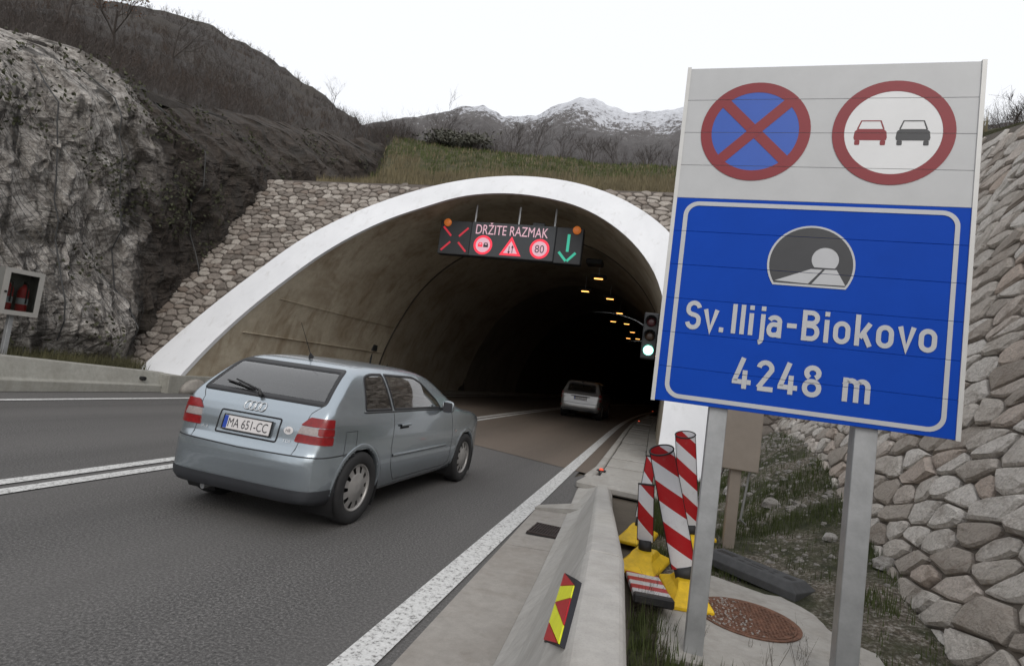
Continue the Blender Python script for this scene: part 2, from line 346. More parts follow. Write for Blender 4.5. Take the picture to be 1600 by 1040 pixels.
# walkways in the tunnel
wk = empty('walkway', (0, 0, 0)); structure(wk)
mb = MB(); mb.loft([[(-10.75+bend(y), y, 0), (-10.30+bend(y), y, 0), (-10.32+bend(y), y, .18), (-10.75+bend(y), y, .18)] for y in np.linspace(13.4, 110, 40)]); mb.build('kerb', M_gutter, wk)
mb = MB(); mb.loft([[(-.80+bend(y)-.06*max(0, 9.4-y), y, 0), (-.66+bend(y)-.06*max(0, 9.4-y), y, 0), (-.66+bend(y)-.06*max(0, 9.4-y), y, .15), (-.79+bend(y)-.06*max(0, 9.4-y), y, .15)] for y in [8.35, 9.4]+list(np.linspace(10, 100, 46))]); bevel_obj(mb.build('kerb', M_slab, wk), .02, 1)
random.seed(3)
y = 8.5; k = 0
me_slab = None
while y < 34:
    L = 1.18; b_ = bend(y); z = .145+random.uniform(-.02, .012)
    mb = MB(); mb.box(-.64, -.02, .05, L-.05, -.06, 0); o = bevel_obj(mb.build('cover_slab', M_slab, wk), .008, 1) if me_slab is None else bpy.data.objects.new('cover_slab', me_slab)
    if me_slab is not None: COL.objects.link(o); o.parent = wk
    me_slab = o.data; o.location = (b_, y, z); o.rotation_euler[2] = random.uniform(-.012, .012); y += L
mb = MB(); mb.loft([[(-.01+bend(y), y, 0), (.40+bend(y), y, 0), (.40+bend(y), y, .17), (-.01+bend(y), y, .17)] for y in np.linspace(8.9, 100, 40)]); mb.build('wall_footing', M_slab, wk)
mb = MB(); mb.loft([[(-.92, 7.95, 0), (.2, 7.75, 0), (.2, 7.75, .10), (-.92, 7.95, .10)], [(-.80, 8.5, 0), (.2, 8.5, 0), (.2, 8.5, .14), (-.80, 8.5, .14)]]); bevel_obj(mb.build('kerb_end', M_slab, wk), .02, 1)
# ================================================================== stone walls
def clip_poly(poly, px, py, nx, ny):      # keep side where (p-P).n <= 0
    o = []
    for i in range(len(poly)):
        a = poly[i]; b = poly[(i+1) % len(poly)]
        da = (a[0]-px)*nx+(a[1]-py)*ny; db = (b[0]-px)*nx+(b[1]-py)*ny
        if da <= 0: o.append(a)
        if (da < 0) != (db < 0) and abs(da-db) > 1e-12:
            t = da/(da-db); o.append((a[0]+(b[0]-a[0])*t, a[1]+(b[1]-a[1])*t))
    return o
def voronoi(P, rad):
    P = np.array(P); cells = []
    for i, p in enumerate(P):
        d = np.hypot(P[:, 0]-p[0], P[:, 1]-p[1]); nb = np.argsort(d)[1:17]
        poly = [(p[0]-rad, p[1]-rad), (p[0]+rad, p[1]-rad), (p[0]+rad, p[1]+rad), (p[0]-rad, p[1]+rad)]
        for j in nb:
            q = P[j]; poly = clip_poly(poly, (p[0]+q[0])/2, (p[1]+q[1])/2, q[0]-p[0], q[1]-p[1])
            if len(poly) < 3: break
        if len(poly) >= 3: cells.append(poly)
    return cells
def stone_layout(u0, u1, v0, v1, w, h, shear=0.0, jit=.36, seed=1):
    r = random.Random(seed); pts = []; v = v0; row = 0
    while v < v1:
        u = u0+r.uniform(0, w)
        while u < u1:
            pts.append(((u+r.uniform(-jit, jit)*w)/w, (v+r.uniform(-jit, jit)*h)/h)); u += w*r.choice((.75, 1, 1, 1.3))
        v += h; row += 1
    return [[(x*w+shear*y*h, y*h) for x, y in c] for c in voronoi(pts, 1.1)]
def stone_mesh(poly, frame, gap, hgt, rnd):
    c = np.mean(poly, axis=0); P = np.array(poly)
    L = np.linalg.norm(P-c, axis=1); k = np.clip(1-gap/np.maximum(L, .05), .5, 1)[:, None]; P = c+(P-c)*k
    if len(P) <= 6:      # cut the corners
        Q = []
        for i in range(len(P)):
            a, b, d = P[i-1], P[i], P[(i+1) % len(P)]; Q += [b+(a-b)*.24, b+(d-b)*.24]
        P = np.array(Q)
    n = len(P); vs = []; O, U, V, W = frame
    tu, tv = rnd.uniform(-.09, .09), rnd.uniform(-.09, .09); h = hgt*rnd.uniform(.7, 1.3)
    def add(q, z): p = O+U*q[0]+V*q[1]+W*z; vs.append(p)
    for q in P: add(q, -.06)
    for q in P: add(c+(q-c)*(.985+rnd.uniform(-.03, .02)), h*rnd.uniform(.35, .65))
    for q in P:
        q2 = c+(q-c)*rnd.uniform(.74, .88); add(q2, h*rnd.uniform(.85, 1.12)+(q2-c)[0]*tu+(q2-c)[1]*tv)
    add(c, h*rnd.uniform(.95, 1.2)); fs = []
    for i in range(n):
        j = (i+1) % n; fs += [(i, j, n+j, n+i), (n+i, n+j, 2*n+j, 2*n+i), (2*n+i, 2*n+j, 3*n)]
    return vs, fs, O+U*c[0]+V*c[1]
def stone_wall(root, cells, frame, gap, hgt, mat, keep, limit=300, seed=5, bg_test=None):
    rnd = random.Random(seed); items = []
    for poly in cells:
        c = np.mean(poly, axis=0)
        if not keep(c): continue
        vs, fs, cw = stone_mesh(poly, frame, gap, hgt, rnd)
        x, y, z = in_view(cw); A = 0.5*abs(sum(poly[i-1][0]*poly[i][1]-poly[i][0]*poly[i-1][1] for i in range(len(poly))))
        vis = z > 0 and -40 < x < 1640 and -40 < y < 1080 and not (bg_test and bg_test(x, y))
        items.append((vis, A/(max(z, .3)**2), vs, fs, cw))
    items.sort(key=lambda t: (-t[0], -t[1])); sv = []; sf = []; tones = []
    base = Vector(root.location)
    for k, (vis, s, vs, fs, cw) in enumerate(items):
        if k < limit:
            o = mesh_obj('stone', [p-cw for p in vs], fs, mat, root); o.location = cw-base
        else:
            n0 = len(sv); sv += [p-base for p in vs]; sf += [tuple(i+n0 for i in f) for f in fs]; t = rnd.random(); tones += [t]*len(fs)
    if sv:
        o = stuff(mesh_obj('stones', sv, sf, mat, root)); a = o.data.attributes.new('tone', 'FLOAT', 'FACE'); a.data.foreach_set('value', tones)
    return len(items)
behind_sign = lambda x, y: 1085 < x < 1490 and 120 < y < 640
# right-hand battered wall beside the verge
RWX, RWB = 1.9, .40
rw = empty('stone_retaining_wall', (RWX, 6, 0)); tag(rw, 'battered limestone retaining wall on the right behind the big sign', 'retaining wall')
LN = math.hypot(1, RWB)
frame_r = (Vector((RWX, 0, 0)), Vector((0, 1, 0)), Vector((RWB/LN, 0, 1/LN)), Vector((-1/LN, 0, RWB/LN)))
def rtop(y): return min(7.45, 5.81+(y-9.30)*.331)     # top edge falls away from the portal
cells = stone_layout(-1.2, 24, -.2, 8.3, .335, .215, shear=-.7, seed=11)
def keep_r(c): z = c[1]/LN; return -1 < c[0] < 16.2 and z < rtop(c[0])-.05 and c[0] < Y0P+.45+KS*z+.2
nr = stone_wall(rw, cells, frame_r, .012, .040, M_stone, keep_r, 300, 5, behind_sign)
def wpt(y, z, off=0): return (RWX+RWB*z+off-RWX, y-6, z)
ysr = np.linspace(-1.5, 17, 38); vs = []; fs = []
for i, y in enumerate(ysr):
    t = max(rtop(y), 1.6); vs += [wpt(y, -.2), wpt(y, t), (RWB*t+1.2, y-6, t)]
    if i: a = 3*i; fs += [(a-3, a, a+1, a-2), (a-2, a+1, a+2, a-1)]
mesh_obj('mortar_backing', vs, fs, M_mortar, rw)
# stone paved slope around the portal
ps = empty('stone_paved_slope', (CX, Y0P, 0)); tag(ps, 'sloping wall of weathered rubble stones around the white tunnel arch', 'stone slope')
LK = math.hypot(1, KS); SB = .42
frame_p = (Vector((CX, Y0P+SB, 0)), Vector((1, 0, 0)), Vector((0, KS/LK, 1/LK)), Vector((0, -1/LK, KS/LK)))
ZT = 7.18
outp = np.array(out)
def outside_ring(x, z):
    if z < 0: return False
    a = math.atan2(z, x); aa = np.arctan2(outp[:, 1], outp[:, 0]); o_ = np.argsort(aa)
    r = np.interp(a, aa[o_], np.hypot(outp[:, 0], outp[:, 1])[o_]); return math.hypot(x, z) > r-.22
cells = stone_layout(-9.3, 10.6, 0, 9.2, .32, .215, seed=21)
def keep_p(c): z = c[1]/LK; return outside_ring(c[0], z) and z < ZT-.06+.02*c[0]*.8 and c[0]+CX < RWX+RWB*z+.15 and c[0] > -9.2
npz = stone_wall(ps, cells, frame_p, .019, .05, M_stone_p, keep_p, 300, 6, lambda x, y: 1040 < x < 1520 and 100 < y < 650)
vs = []; fs = []
for i in range(NP):
    x, z = out[i]*.96; a = math.atan2(z, x); dx, dz = math.cos(a), math.sin(a)
    t = min((10.6/dx if dx > 1e-6 else 1e9), (-9.4/dx if dx < -1e-6 else 1e9), ((ZT+.02*dx*7)/dz if dz > 1e-6 else 1e9))
    p, q = (x, z), (dx*t, dz*t)
    for (X, Z) in (p, q): vs.append((X, SB+KS*Z, Z))
    if i: fs.append((2*i-2, 2*i, 2*i+1, 2*i-1))
for (X, Z) in ((-9.4, ZT-.15), (10.6, ZT+.15), (10.6, ZT+.15), (-9.4, ZT-.15)): pass
n0 = len(vs); vs += [(-9.4, SB+KS*(ZT-.15), ZT-.15), (10.6, SB+KS*(ZT+.17), ZT+.17), (10.6, SB+KS*ZT+1.5, ZT+.19), (-9.4, SB+KS*ZT+1.5, ZT-.13)]
fs.append((n0, n0+1, n0+2, n0+3))
# corner fill between fan and rectangle top corners
n1 = len(vs); vs += [(-9.4, SB, 0), (-9.4, SB+KS*(ZT-.15), ZT-.15), (10.6, SB, 0), (10.6, SB+KS*(ZT+.17), ZT+.17)]
mesh_obj('mortar_backing', vs, fs, M_mortar_p, ps)
print('stones', nr, npz)
# ================================================================== rock cliff on the left
def rock_mat():
    m, nt, b = mat_new('cliff_rock'); c = worldco(nt)
    sep = N(nt, 'ShaderNodeSeparateXYZ'); nt.links.new(c, sep.inputs[0])
    n1 = noise_tex(nt, c, .55, 7, .62, .8); n2 = noise_tex(nt, c, 4, 7, .72, .6); n3 = noise_tex(nt, c, 22, 5, .7)
    st = noise_tex(nt, c, 1.1, 6, .65, .8, vscale=(1, 2.4, .28))
    light = ramp(nt, n2, [(.32, (.12, .105, .092)), (.46, (.37, .34, .31)), (.60, (.64, .605, .565))])
    brown = ramp(nt, n2, [(.28, (.026, .021, .017)), (.55, (.062, .049, .04)), (.75, (.12, .098, .08))])
    yb = mathn(nt, 'ADD', sep.outputs['Y'], mathn(nt, 'MULTIPLY', n1, 3.0))
    isb = ramp(nt, mathn(nt, 'MULTIPLY', mathn(nt, 'SUBTRACT', yb, 11.9), .8, True), [(0, (0, 0, 0)), (1, (1, 1, 1))])
    col = mixc(nt, isb, light, brown)
    col = mixc(nt, ramp(nt, st, [(.525, (0, 0, 0)), (.61, (.85, .85, .85))]), col, (.035, .031, .027))
    col = mixc(nt, ramp(nt, n1, [(.58, (0, 0, 0)), (.68, (.75, .75, .75))]), col, (.05, .042, .03))
    col = mixc(nt, ramp(nt, n3, [(.25, (.7, .7, .7)), (.5, (0, 0, 0))]), col, (.03, .027, .024))
    mp = N(nt, 'ShaderNodeMapping'); mp.inputs['Scale'].default_value = (1.1, 1.5, .55); mp.inputs['Rotation'].default_value = (.5, .2, .3); nt.links.new(c, mp.inputs[0])
    va = N(nt, 'ShaderNodeVectorMath', operation='ADD'); nt.links.new(mp.outputs[0], va.inputs[0]); cn = N(nt, 'ShaderNodeTexNoise'); cn.inputs['Scale'].default_value = 2.0; nt.links.new(c, cn.inputs['Vector']); nt.links.new(cn.outputs[1], va.inputs[1])
    cr = N(nt, 'ShaderNodeTexVoronoi', feature='DISTANCE_TO_EDGE'); cr.inputs['Scale'].default_value = 1.6; nt.links.new(va.outputs[0], cr.inputs['Vector'])
    crack = ramp(nt, cr.outputs[0], [(.0, (1, 1, 1)), (.022, (0, 0, 0))])
    col = mixc(nt, mathn(nt, 'MULTIPLY', crack, .22), col, (.02, .017, .014))
    nt.links.new(col, b.inputs['Base Color']); b.inputs['Roughness'].default_value = .92
    hgt = mathn(nt, 'SUBTRACT', mathn(nt, 'ADD', n2, mathn(nt, 'MULTIPLY', n3, .45)), mathn(nt, 'MULTIPLY', crack, .18))
    bump(nt, b, hgt, 1.0, .16); return m
M_rock = rock_mat()
ctop = lambda y: float(np.interp(y, [-12, 4, 9.2, 10.6, 12.4, 13.5, 14.6, 16, 18.2, 22, 28.6, 34], [6.0, 6.6, 7.7, 8.4, 8.4, 8.35, 8.8, 9.1, 9.85, 10.9, 13.0, 14.6]))
NY, NZ = 460, 150
def facet(u, v, w, amp, tilt):      # broken blocks: every cell has its own offset and tilt
    ds, ps = noise.voronoi(Vector((u, v, w))); p = ps[0]
    h = lambda k: noise.cell(Vector((p.x*7.3+k, p.y*5.1, p.z*3.7+k*1.7)))
    s = min(1, (ds[1]-ds[0])/.30); return (h(1)*amp*.5+((u-p.x)*h(2)+(v-p.y)*h(3))*tilt)*s*s*(3-2*s)
vs = []; fs = []
for i in range(NY):
    y = -9+(30+9)*i/(NY-1); T = ctop(y)
    bulge = .55/(1+math.exp((y-10.9)*3))
    for j in range(NZ):
        t = j/(NZ-1); z = .2+(T+.6-.2)*t
        xb = float(np.interp(z/T*8.5, [0, 2.4, 4.2, 6.9, 8.5, 9.4], [-12.75, -13.2, -13.4, -13.95, -15.9, -18.5]))
        if y > 15: xb += (y-15)*.16
        p = Vector((xb, y, z))
        q = Vector((y*.33, z*.22, 3.1)); d = (noise.ridged_multi_fractal(q, .9, 2.1, 4, 1.0, 2.0)-1.1)*.40
        d += facet(y*.55+.15*z, z*.20, 8.7, .75, .6); d += facet(y*1.5-.2*z, z*.42, 3.3, .22, .25)*(1-.8*max(0, t-.6)/.4); v2 = noise.voronoi(Vector((y*2.4, z*.9, 4.4)))[0]; d += (v2[1]-v2[0])*.16
        q = Vector((y*3.0, z*1.6, 1.7)); d += noise.fractal(q, .6, 2.3, 5)*.17
        f_ = min(1, t*9)*(1-.65*max(0, t-.85)/.15)
        vs.append((p.x+(d+bulge)*f_, y+noise.noise(q*1.3)*.25, z+noise.noise(Vector((y*.8, z*.8, 9)))*.22*(1 if 0 < j else 0)))
        if i and j: a = i*NZ+j; fs.append((a-NZ-1, a-1, a, a-NZ))
cl = mesh_obj('rock_cliff', vs, fs, M_rock, None, False); tag(cl, 'streaked limestone cliff rising on the left of the road', 'cliff')
# steel cables of the rock-fall netting hanging down the cliff
M_cable = plain('steel_cable', (.06, .06, .06), .6, .5)
from mathutils.bvhtree import BVHTree
bvh_cl = BVHTree.FromPolygons(vs, fs)
def on_cliff(y, z, off=.06):
    h = bvh_cl.ray_cast(Vector((-5, y, z)), Vector((-1, 0, 0)))
    return (h[0].x+off, y, z) if h[0] else (-14, y, z)
nets = tag(empty('rockfall_net', (-13, 8, 0)), 'dark wire rock-fall netting draped over the left cliff', 'netting')
for k, (ya, yb) in enumerate([(10.1, 10.9), (12.7, 13.3), (8.6, 9.0)]):
    pts = [Vector(on_cliff(ya+(yb-ya)*t, ctop(ya)-.3-(ctop(ya)-1.2)*t, .10))-Vector(nets.location) for t in np.linspace(0, 1, 16)]
    MB().tube(pts, .016, 5).build('cable', M_cable, nets)
mb = MB()
def netline(y0, z0, y1, z1, n):
    prev = None
    for t in np.linspace(0, 1, n):
        y, z = y0+(y1-y0)*t, z0+(z1-z0)*t
        if not (1.2 < z < ctop(y)-.15 and 4 < y < 11.5): prev = None; continue
        p = Vector(on_cliff(y, z, .09))-Vector(nets.location)
        if prev is not None and (p-prev).length < .6:
            w = Vector((0, .0035, .0035)); mb.add([prev-w, prev+w, p+w, p-w], [(0, 1, 2, 3)])
        prev = p
for k in range(-24, 60):
    netline(3+k*.22, 0, 3+k*.22+8, 8.6, 44); netline(3+k*.22, 0, 3+k*.22-8, 8.6, 44)
stuff(mb.build('net_mesh', M_cable, nets))
# ivy and dry scrub clinging to the ledges of the cliff
rnd = random.Random(41); mb = MB(); mg = MB()
for k in range(900):
    y = rnd.uniform(2, 25); T = ctop(y); z = T*(1-rnd.random()**1.6*.95) if y < 10 else T*rnd.uniform(.3, 1.0)
    if noise.noise(Vector((y*.45, z*.45, 2.2))) < .02: continue
    p = Vector(on_cliff(y, z, .0))
    for q in range(7):
        d = Vector((rnd.uniform(.1, .9), rnd.uniform(-1, 1), rnd.uniform(-.6, .9))).normalized()*rnd.uniform(.12, .42); s = d.orthogonal().normalized()*.006
        mb.add([p-s, p+s, p+d], [(0, 1, 2)])
    for q in range(9):
        c = p+Vector((rnd.uniform(.0, .16), rnd.uniform(-.3, .3), rnd.uniform(-.3, .3))); a = Vector((rnd.uniform(-.3, 1), rnd.uniform(-1, 1), rnd.uniform(-1, 1))).normalized()*.055; b_ = a.orthogonal().normalized()*.03
        mg.add([c-a, c+b_, c+a, c-b_], [(0, 1, 2, 3)])
stuff(mb.build('cliff_twigs', plain('cliff_twig', (.05, .04, .033), .9))); stuff(mg.build('cliff_ivy', plain('cliff_ivy', (.04, .043, .02), .85, 0, .5, 2)))
# ================================================================== hillside terrain
def hill_mat():
    m, nt, b = mat_new('scrub_hillside'); c = worldco(nt)
    n1 = noise_tex(nt, c, .05, 7, .62, .4); n2 = noise_tex(nt, c, .6, 7, .75, .4); n3 = noise_tex(nt, c, 6, 5, .8)
    col = ramp(nt, n2, [(.3, (.02, .017, .015)), (.55, (.043, .036, .032)), (.78, (.07, .059, .052))])
    col = mixc(nt, ramp(nt, n1, [(.45, (0, 0, 0)), (.65, (.6, .6, .6))]), col, (.05, .04, .028))
    col = mixc(nt, ramp(nt, n3, [(.62, (0, 0, 0)), (.74, (.7, .7, .7))]), col, (.16, .145, .13))
    # tan and green meadow close to the portal
    sep = N(nt, 'ShaderNodeSeparateXYZ'); nt.links.new(c, sep.inputs[0])
    nearm = ramp(nt, mathn(nt, 'MULTIPLY', mathn(nt, 'SUBTRACT', 30, sep.outputs['Y']), .2, True), [(0, (0, 0, 0)), (1, (1, 1, 1))])
    xm = ramp(nt, mathn(nt, 'MULTIPLY', mathn(nt, 'ADD', sep.outputs['X'], 15), .4, True), [(0, (0, 0, 0)), (1, (1, 1, 1))])
    mead = ramp(nt, noise_tex(nt, c, 1.4, 5, .7, .3), [(.3, (.045, .05, .017)), (.5, (.095, .09, .038)), (.7, (.15, .125, .065))])
    col = mixc(nt, mathn(nt, 'MULTIPLY', nearm, xm), col, mead)
    nt.links.new(col, b.inputs['Base Color']); b.inputs['Roughness'].default_value = .95
    bump(nt, b, n3, 1, .3); return m
M_hill = hill_mat()
AZ = [-85, -61, -57, -52.2, -47.5, -42.5, -39, -34, -30, -15, 0, 10, 16, 22, 25, 32, 45, 60]
RN = [22, 18.5, 19.2, 20.3, 21.6, 24.2, 21.3, 20.0, 19.1, 17.3, 16.7, 17.0, 15.4, 11.7, 10.8, 8.5, 6.0, 5.0]
ZN = [7, 7.9, 8.5, 8.5, 8.9, 9.9, 7.15, 7.05, 7.05, 7.15, 7.3, 7.4, 7.45, 6.5, 6.15, 5.4, 4.4, 3.8]
RR = [250, 250, 250, 250, 250, 250, 230, 160, 29, 27, 27, 27, 27, 30, 34, 40, 40, 40]
ER = [19.5, 21.6, 23.4, 25.1, 25.75, 24.8, 23.9, 22.0, 21.4, 21.9, 22.0, 22.3, 22.7, 23, 23.2, 23.0, 21, 20]
azs = np.arange(-84, 58, .45); rows = 90
def terr(az, r):
    rn, zn, rr, er = (np.interp(az, AZ, a) for a in (RN, ZN, RR, ER))
    en = math.atan2(zn-CAM_H, rn); t = (r-rn)/(rr-rn); er = R(er)
    if t <= 1: e = en+(er-en)*(1-(1-max(t, 0))**1.6)
    else: e = er-R(9)*min(1, (t-1)*.35)
    z = CAM_H+r*math.tan(e)
    x, y = r*math.sin(R(az)), r*math.cos(R(az)); a = min(1, max(0, (r-rn)/12.))
    z += noise.fractal(Vector((x*.06, y*.06, 1)), 1, 2.1, 5)*min(3.0, r*.011)*a + noise.noise(Vector((x*.5, y*.5, 7)))*.22*a
    return x, y, z
vs = []; fs = []; nr_ = rows
for i, az in enumerate(azs):
    rn = float(np.interp(az, AZ, RN)); rr = float(np.interp(az, AZ, RR)); far = rr*2.2
    vs.append((rn*.992*math.sin(R(az)), rn*.992*math.cos(R(az)), float(np.interp(az, AZ, ZN))-.3))
    for j in range(nr_):
        t = j/(nr_-1); r = rn*(far/rn)**t; vs.append(terr(az, r))
    if i:
        for j in range(nr_): a = i*(nr_+1)+j; b = a-(nr_+1); fs.append((b, a, a+1, b+1))
hill = structure(mesh_obj('hillside', vs, fs, M_hill, None, True))
# snow covered mountains far behind
def snow_mat():
    m, nt, b = mat_new('snowy_mountain'); c = worldco(nt)
    n1 = noise_tex(nt, c, .004, 8, .7, .6); n2 = noise_tex(nt, c, .028, 6, .78, .3); n3 = noise_tex(nt, c, .09, 4, .8)
    sep = N(nt, 'ShaderNodeSeparateXYZ'); nt.links.new(c, sep.inputs[0])
    hz = mathn(nt, 'MULTIPLY', mathn(nt, 'SUBTRACT', sep.outputs['Z'], 1000), .0011)
    f = mathn(nt, 'ADD', mathn(nt, 'ADD', mathn(nt, 'MULTIPLY', n1, .7), mathn(nt, 'MULTIPLY', n2, .8)), hz)
    f = mathn(nt, 'ADD', f, mathn(nt, 'MULTIPLY', n3, .65))
    col = ramp(nt, f, [(.0, (.05, .045, .045)), (.94, (.085, .08, .082)), (1.0, (.62, .65, .70))])
    rr = N(nt, 'ShaderNodeMapRange'); rr.inputs[1].default_value = 1.10; rr.inputs[2].default_value = 1.80; nt.links.new(f, rr.inputs[0])
    col = ramp(nt, rr.outputs[0], [(.0, (.06, .055, .055)), (.40, (.10, .093, .092)), (.50, (.40, .41, .44)), (1, (.62, .64, .68))])
    nt.links.new(col, b.inputs['Base Color']); b.inputs['Roughness'].default_value = .9
    return m
SAZ = [-50, -40, -33.3, -31.3, -28.5, -24.7, -22.5, -21, -19, -17, -15.3, -13.4, -11.1, -9.4, -7.3, -5.6, -3, 0, 6, 13.4, 20, 24.5, 27, 31, 45]
SEL = [17, 19.5, 21.6, 22.5, 23.6, 24.8, 25.6, 26, 25.3, 25.4, 26.0, 27.1, 27.75, 27.7, 27.1, 26.8, 27, 27.3, 27, 26.1, 25, 24.2, 24.0, 23.2, 21]
vs = []; fs = []; rows = 70; azm = np.arange(-48, 44, .22)
for i, az in enumerate(azm):
    el = float(np.interp(az, SAZ, SEL))
    for j in range(rows):
        t = j/(rows-1); r = 1100+2300*t; tt = min(1, r/2900.)
        e = R(el)*(.42+.58*min(1, (r-1100)/1700.)**.8) if r <= 2800 else R(el)*(1-(r-2800)/600*.12)
        x, y = r*math.sin(R(az)), r*math.cos(R(az)); amp = 75 if abs(r-2800) > 150 else 24
        z = r*math.tan(e)+(noise.ridged_multi_fractal(Vector((x*.0022, y*.0022, 2)), 1, 2.1, 6, 1, 2)-1.2)*amp*.6+noise.fractal(Vector((x*.012, y*.012, 5)), 1, 2, 4)*13
        vs.append((x, y, z))
        if i and j: a = i*rows+j; fs.append((a-rows-1, a-1, a, a-rows))
structure(mesh_obj('mountains', vs, fs, snow_mat(), None, True))
# ================================================================== scrub, trees and grass
M_twig = plain('bare_twigs', (.060, .049, .043), .9, 0, .3, 3)
M_bark = plain('bark', (.045, .036, .031), .9, 0, .3, 6)
M_rust = plain('dry_leaves', (.12, .06, .03), .9, 0, .35, 2)
def twig_bush(mb, base, h, spread, n, rnd, w=.02):
    b = Vector(base)
    for k in range(n):
        a = rnd.uniform(0, 6.283); l = h*rnd.uniform(.55, 1.05); lean = rnd.uniform(.05, .55)*spread
        tip = b+Vector((math.cos(a)*lean*l, math.sin(a)*lean*l, l)); mid = b+(tip-b)*.5+Vector((rnd.uniform(-.1, .1)*l, rnd.uniform(-.1, .1)*l, .04*l))
        s = Vector((math.sin(a+1), -math.cos(a+1), 0))*w
        mb.add([b-s, b+s, mid+s*.7, mid-s*.7, tip], [(0, 1, 2, 3), (3, 2, 4)])
        for q in range(6):
            t = rnd.uniform(.25, 1.0); p0 = b+(tip-b)*t; d = Vector((rnd.uniform(-1, 1), rnd.uniform(-1, 1), rnd.uniform(-.1, 1.0))).normalized()*l*rnd.uniform(.10, .30)
            s2 = Vector((-d.y, d.x, .0)); s2 = s2.normalized()*w*.6 if s2.length > 1e-4 else Vector((w*.5, 0, 0))
            mb.add([p0-s2, p0+s2, p0+d], [(0, 1, 2)])
rnd = random.Random(31); mbs = [MB(), MB(), MB()]
for k in range(4600):
    az = rnd.uniform(-66, -27.5); rn = float(np.interp(az, AZ, RN)); rr = float(np.interp(az, AZ, RR))
    r = rn*1.04*((rr*1.0)/(rn*1.04))**(rnd.random()**.9)
    x, y, z = terr(az, r); s = .7+min(1.6, r/60.)
    if x > -13 and r < 32: continue
    cl_ = noise.noise(Vector((x*.07, y*.07, 4)))+rnd.uniform(-.25, .25); which = 0 if cl_ < .12 else (1 if cl_ < .35 else 2)
    if cl_ < -.35: continue
    twig_bush(mbs[which], (x, y, z-.1), rnd.uniform(.5, 1.3)*s*(1.3 if cl_ > .3 else 1), 1.5, 6 if r > 70 else 8, rnd, .007*max(.8, r/36.))
for q, (nm, mt) in enumerate((('hillside_scrub', M_twig), ('hillside_scrub_grey', plain('grey_twigs', (.085, .074, .068), .9, 0, .3, 3)), ('hillside_scrub_rusty', plain('rusty_twigs', (.07, .047, .034), .9, 0, .3, 3)))): stuff(mbs[q].build(nm, mt))
def bare_tree(name, label, base, h, seed, mat=M_bark, levels=4, spread=.55, r0=.09, group=None, leafmat=None, twigw=1.0):
    rnd = random.Random(seed); mb = MB(); mt = MB(); lf = MB()
    def grow(p, d, L, r, lv):
        pts = [p]; rs = [r]; n = 3
        for k in range(n):
            d = (d+Vector((rnd.uniform(-.16, .16), rnd.uniform(-.16, .16), rnd.uniform(-.02, .14)))).normalized(); pts.append(pts[-1]+d*L/n); rs.append(r*(1-.45*(k+1)/n))
        (mb if lv >= levels-1 else mt).tube(pts, rs, 5 if lv >= levels-1 else 3, False)
        if lv == 0:
            if leafmat:
                for q in range(3):
                    c = pts[-1]+Vector((rnd.uniform(-.2, .2), rnd.uniform(-.2, .2), rnd.uniform(-.2, .2))); a = Vector((rnd.uniform(-1, 1), rnd.uniform(-1, 1), rnd.uniform(-1, 1))).normalized()*.07; b = a.orthogonal()*.6
                    lf.add([c-a, c+b, c+a, c-b], [(0, 1, 2, 3)])
            return
        for k in range(rnd.randint(3, 4)):
            t = rnd.uniform(.35, 1.0); i = min(n-1, int(t*n)); q = pts[i]+(pts[i+1]-pts[i])*(t*n-i)
            a = rnd.uniform(0, 6.283); o_ = d.orthogonal().normalized(); o_.rotate(Matrix.Rotation(a, 3, d))
            nd = (d*(1-spread*.55)+o_*spread+Vector((0, 0, .16))).normalized(); grow(q, nd, L*rnd.uniform(.5, .72), max(rs[i]*.55, .006*twigw), lv-1)
    root = empty(name, base); tag(root, label, 'tree' if 'tree' in name else 'shrub', group)
    for s in range(1 if 'tree' in name else rnd.randint(4, 6)):
        d0 = Vector((rnd.uniform(-.12, .12), rnd.uniform(-.12, .12), 1)) if 'tree' in name else Vector((rnd.uniform(-.7, .7), rnd.uniform(-.7, .7), 1))
        grow(Vector((rnd.uniform(-.1, .1), rnd.uniform(-.1, .1), -.2)), d0.normalized(), h*.5, r0, levels)
    mb.build('trunk', mat, root); mt.build('crown' if leafmat is None else 'branches', mat, root)
    if leafmat and lf.v: lf.build('leaves', leafmat, root)
    return root
def place(az, r): x, y, z = terr(az, r); return (x, y, z)
for (az, r, h, sd_, lab) in [(-53.6, 48, 7.5, 3, 'bare dark tree with rusty leaves on the hillside above the cliff'), (-49.4, 52, 7.5, 8, 'bare grey tree on the hillside right of the rusty tree'),
                            (-56.8, 40, 6, 12, 'bare tree near the upper left corner above the cliff'), (-36.0, 150, 10, 15, 'lone bare sapling on the hill skyline')]:
    bare_tree('bare_tree', lab, place(az, r), h, sd_, M_bark, 4, .6, .11, None, M_rust if sd_ == 3 else None)
shr = [(-29, 31, 3.2, 'left end of the row above the portal'), (-25.4, 28.5, 4.6, 'tall thin one above the left of the arch'), (-22.8, 28, 2.6, 'beside the grey-green evergreen bush'), (-17.4, 27.5, 3.4, 'above the middle of the arch'),
       (-15, 28, 4.2, 'many upright stems above the arch crown'), (-12.2, 28, 3.6, 'in front of the highest snowy peak'), (-9.2, 27.5, 3.0, 'right of the highest snowy peak'), (-6.2, 28, 3.4, 'left of the big sign edge'), (-3.2, 28, 2.8, 'next to the big sign edge'), (-1, 29, 3, 'partly hidden by the big sign edge'), (26.6, 20, 2.2, 'above the right stone wall beyond the sign')]
for k, (az, r, h, w) in enumerate(shr):
    bare_tree('bare_shrub', 'leafless brown shrub, '+w, place(az, r), h*.66, 50+k, M_twig, 3, .6, .017, 'leafless shrubs above the walls', None, .75)
mb = MB(); rnd = random.Random(5)
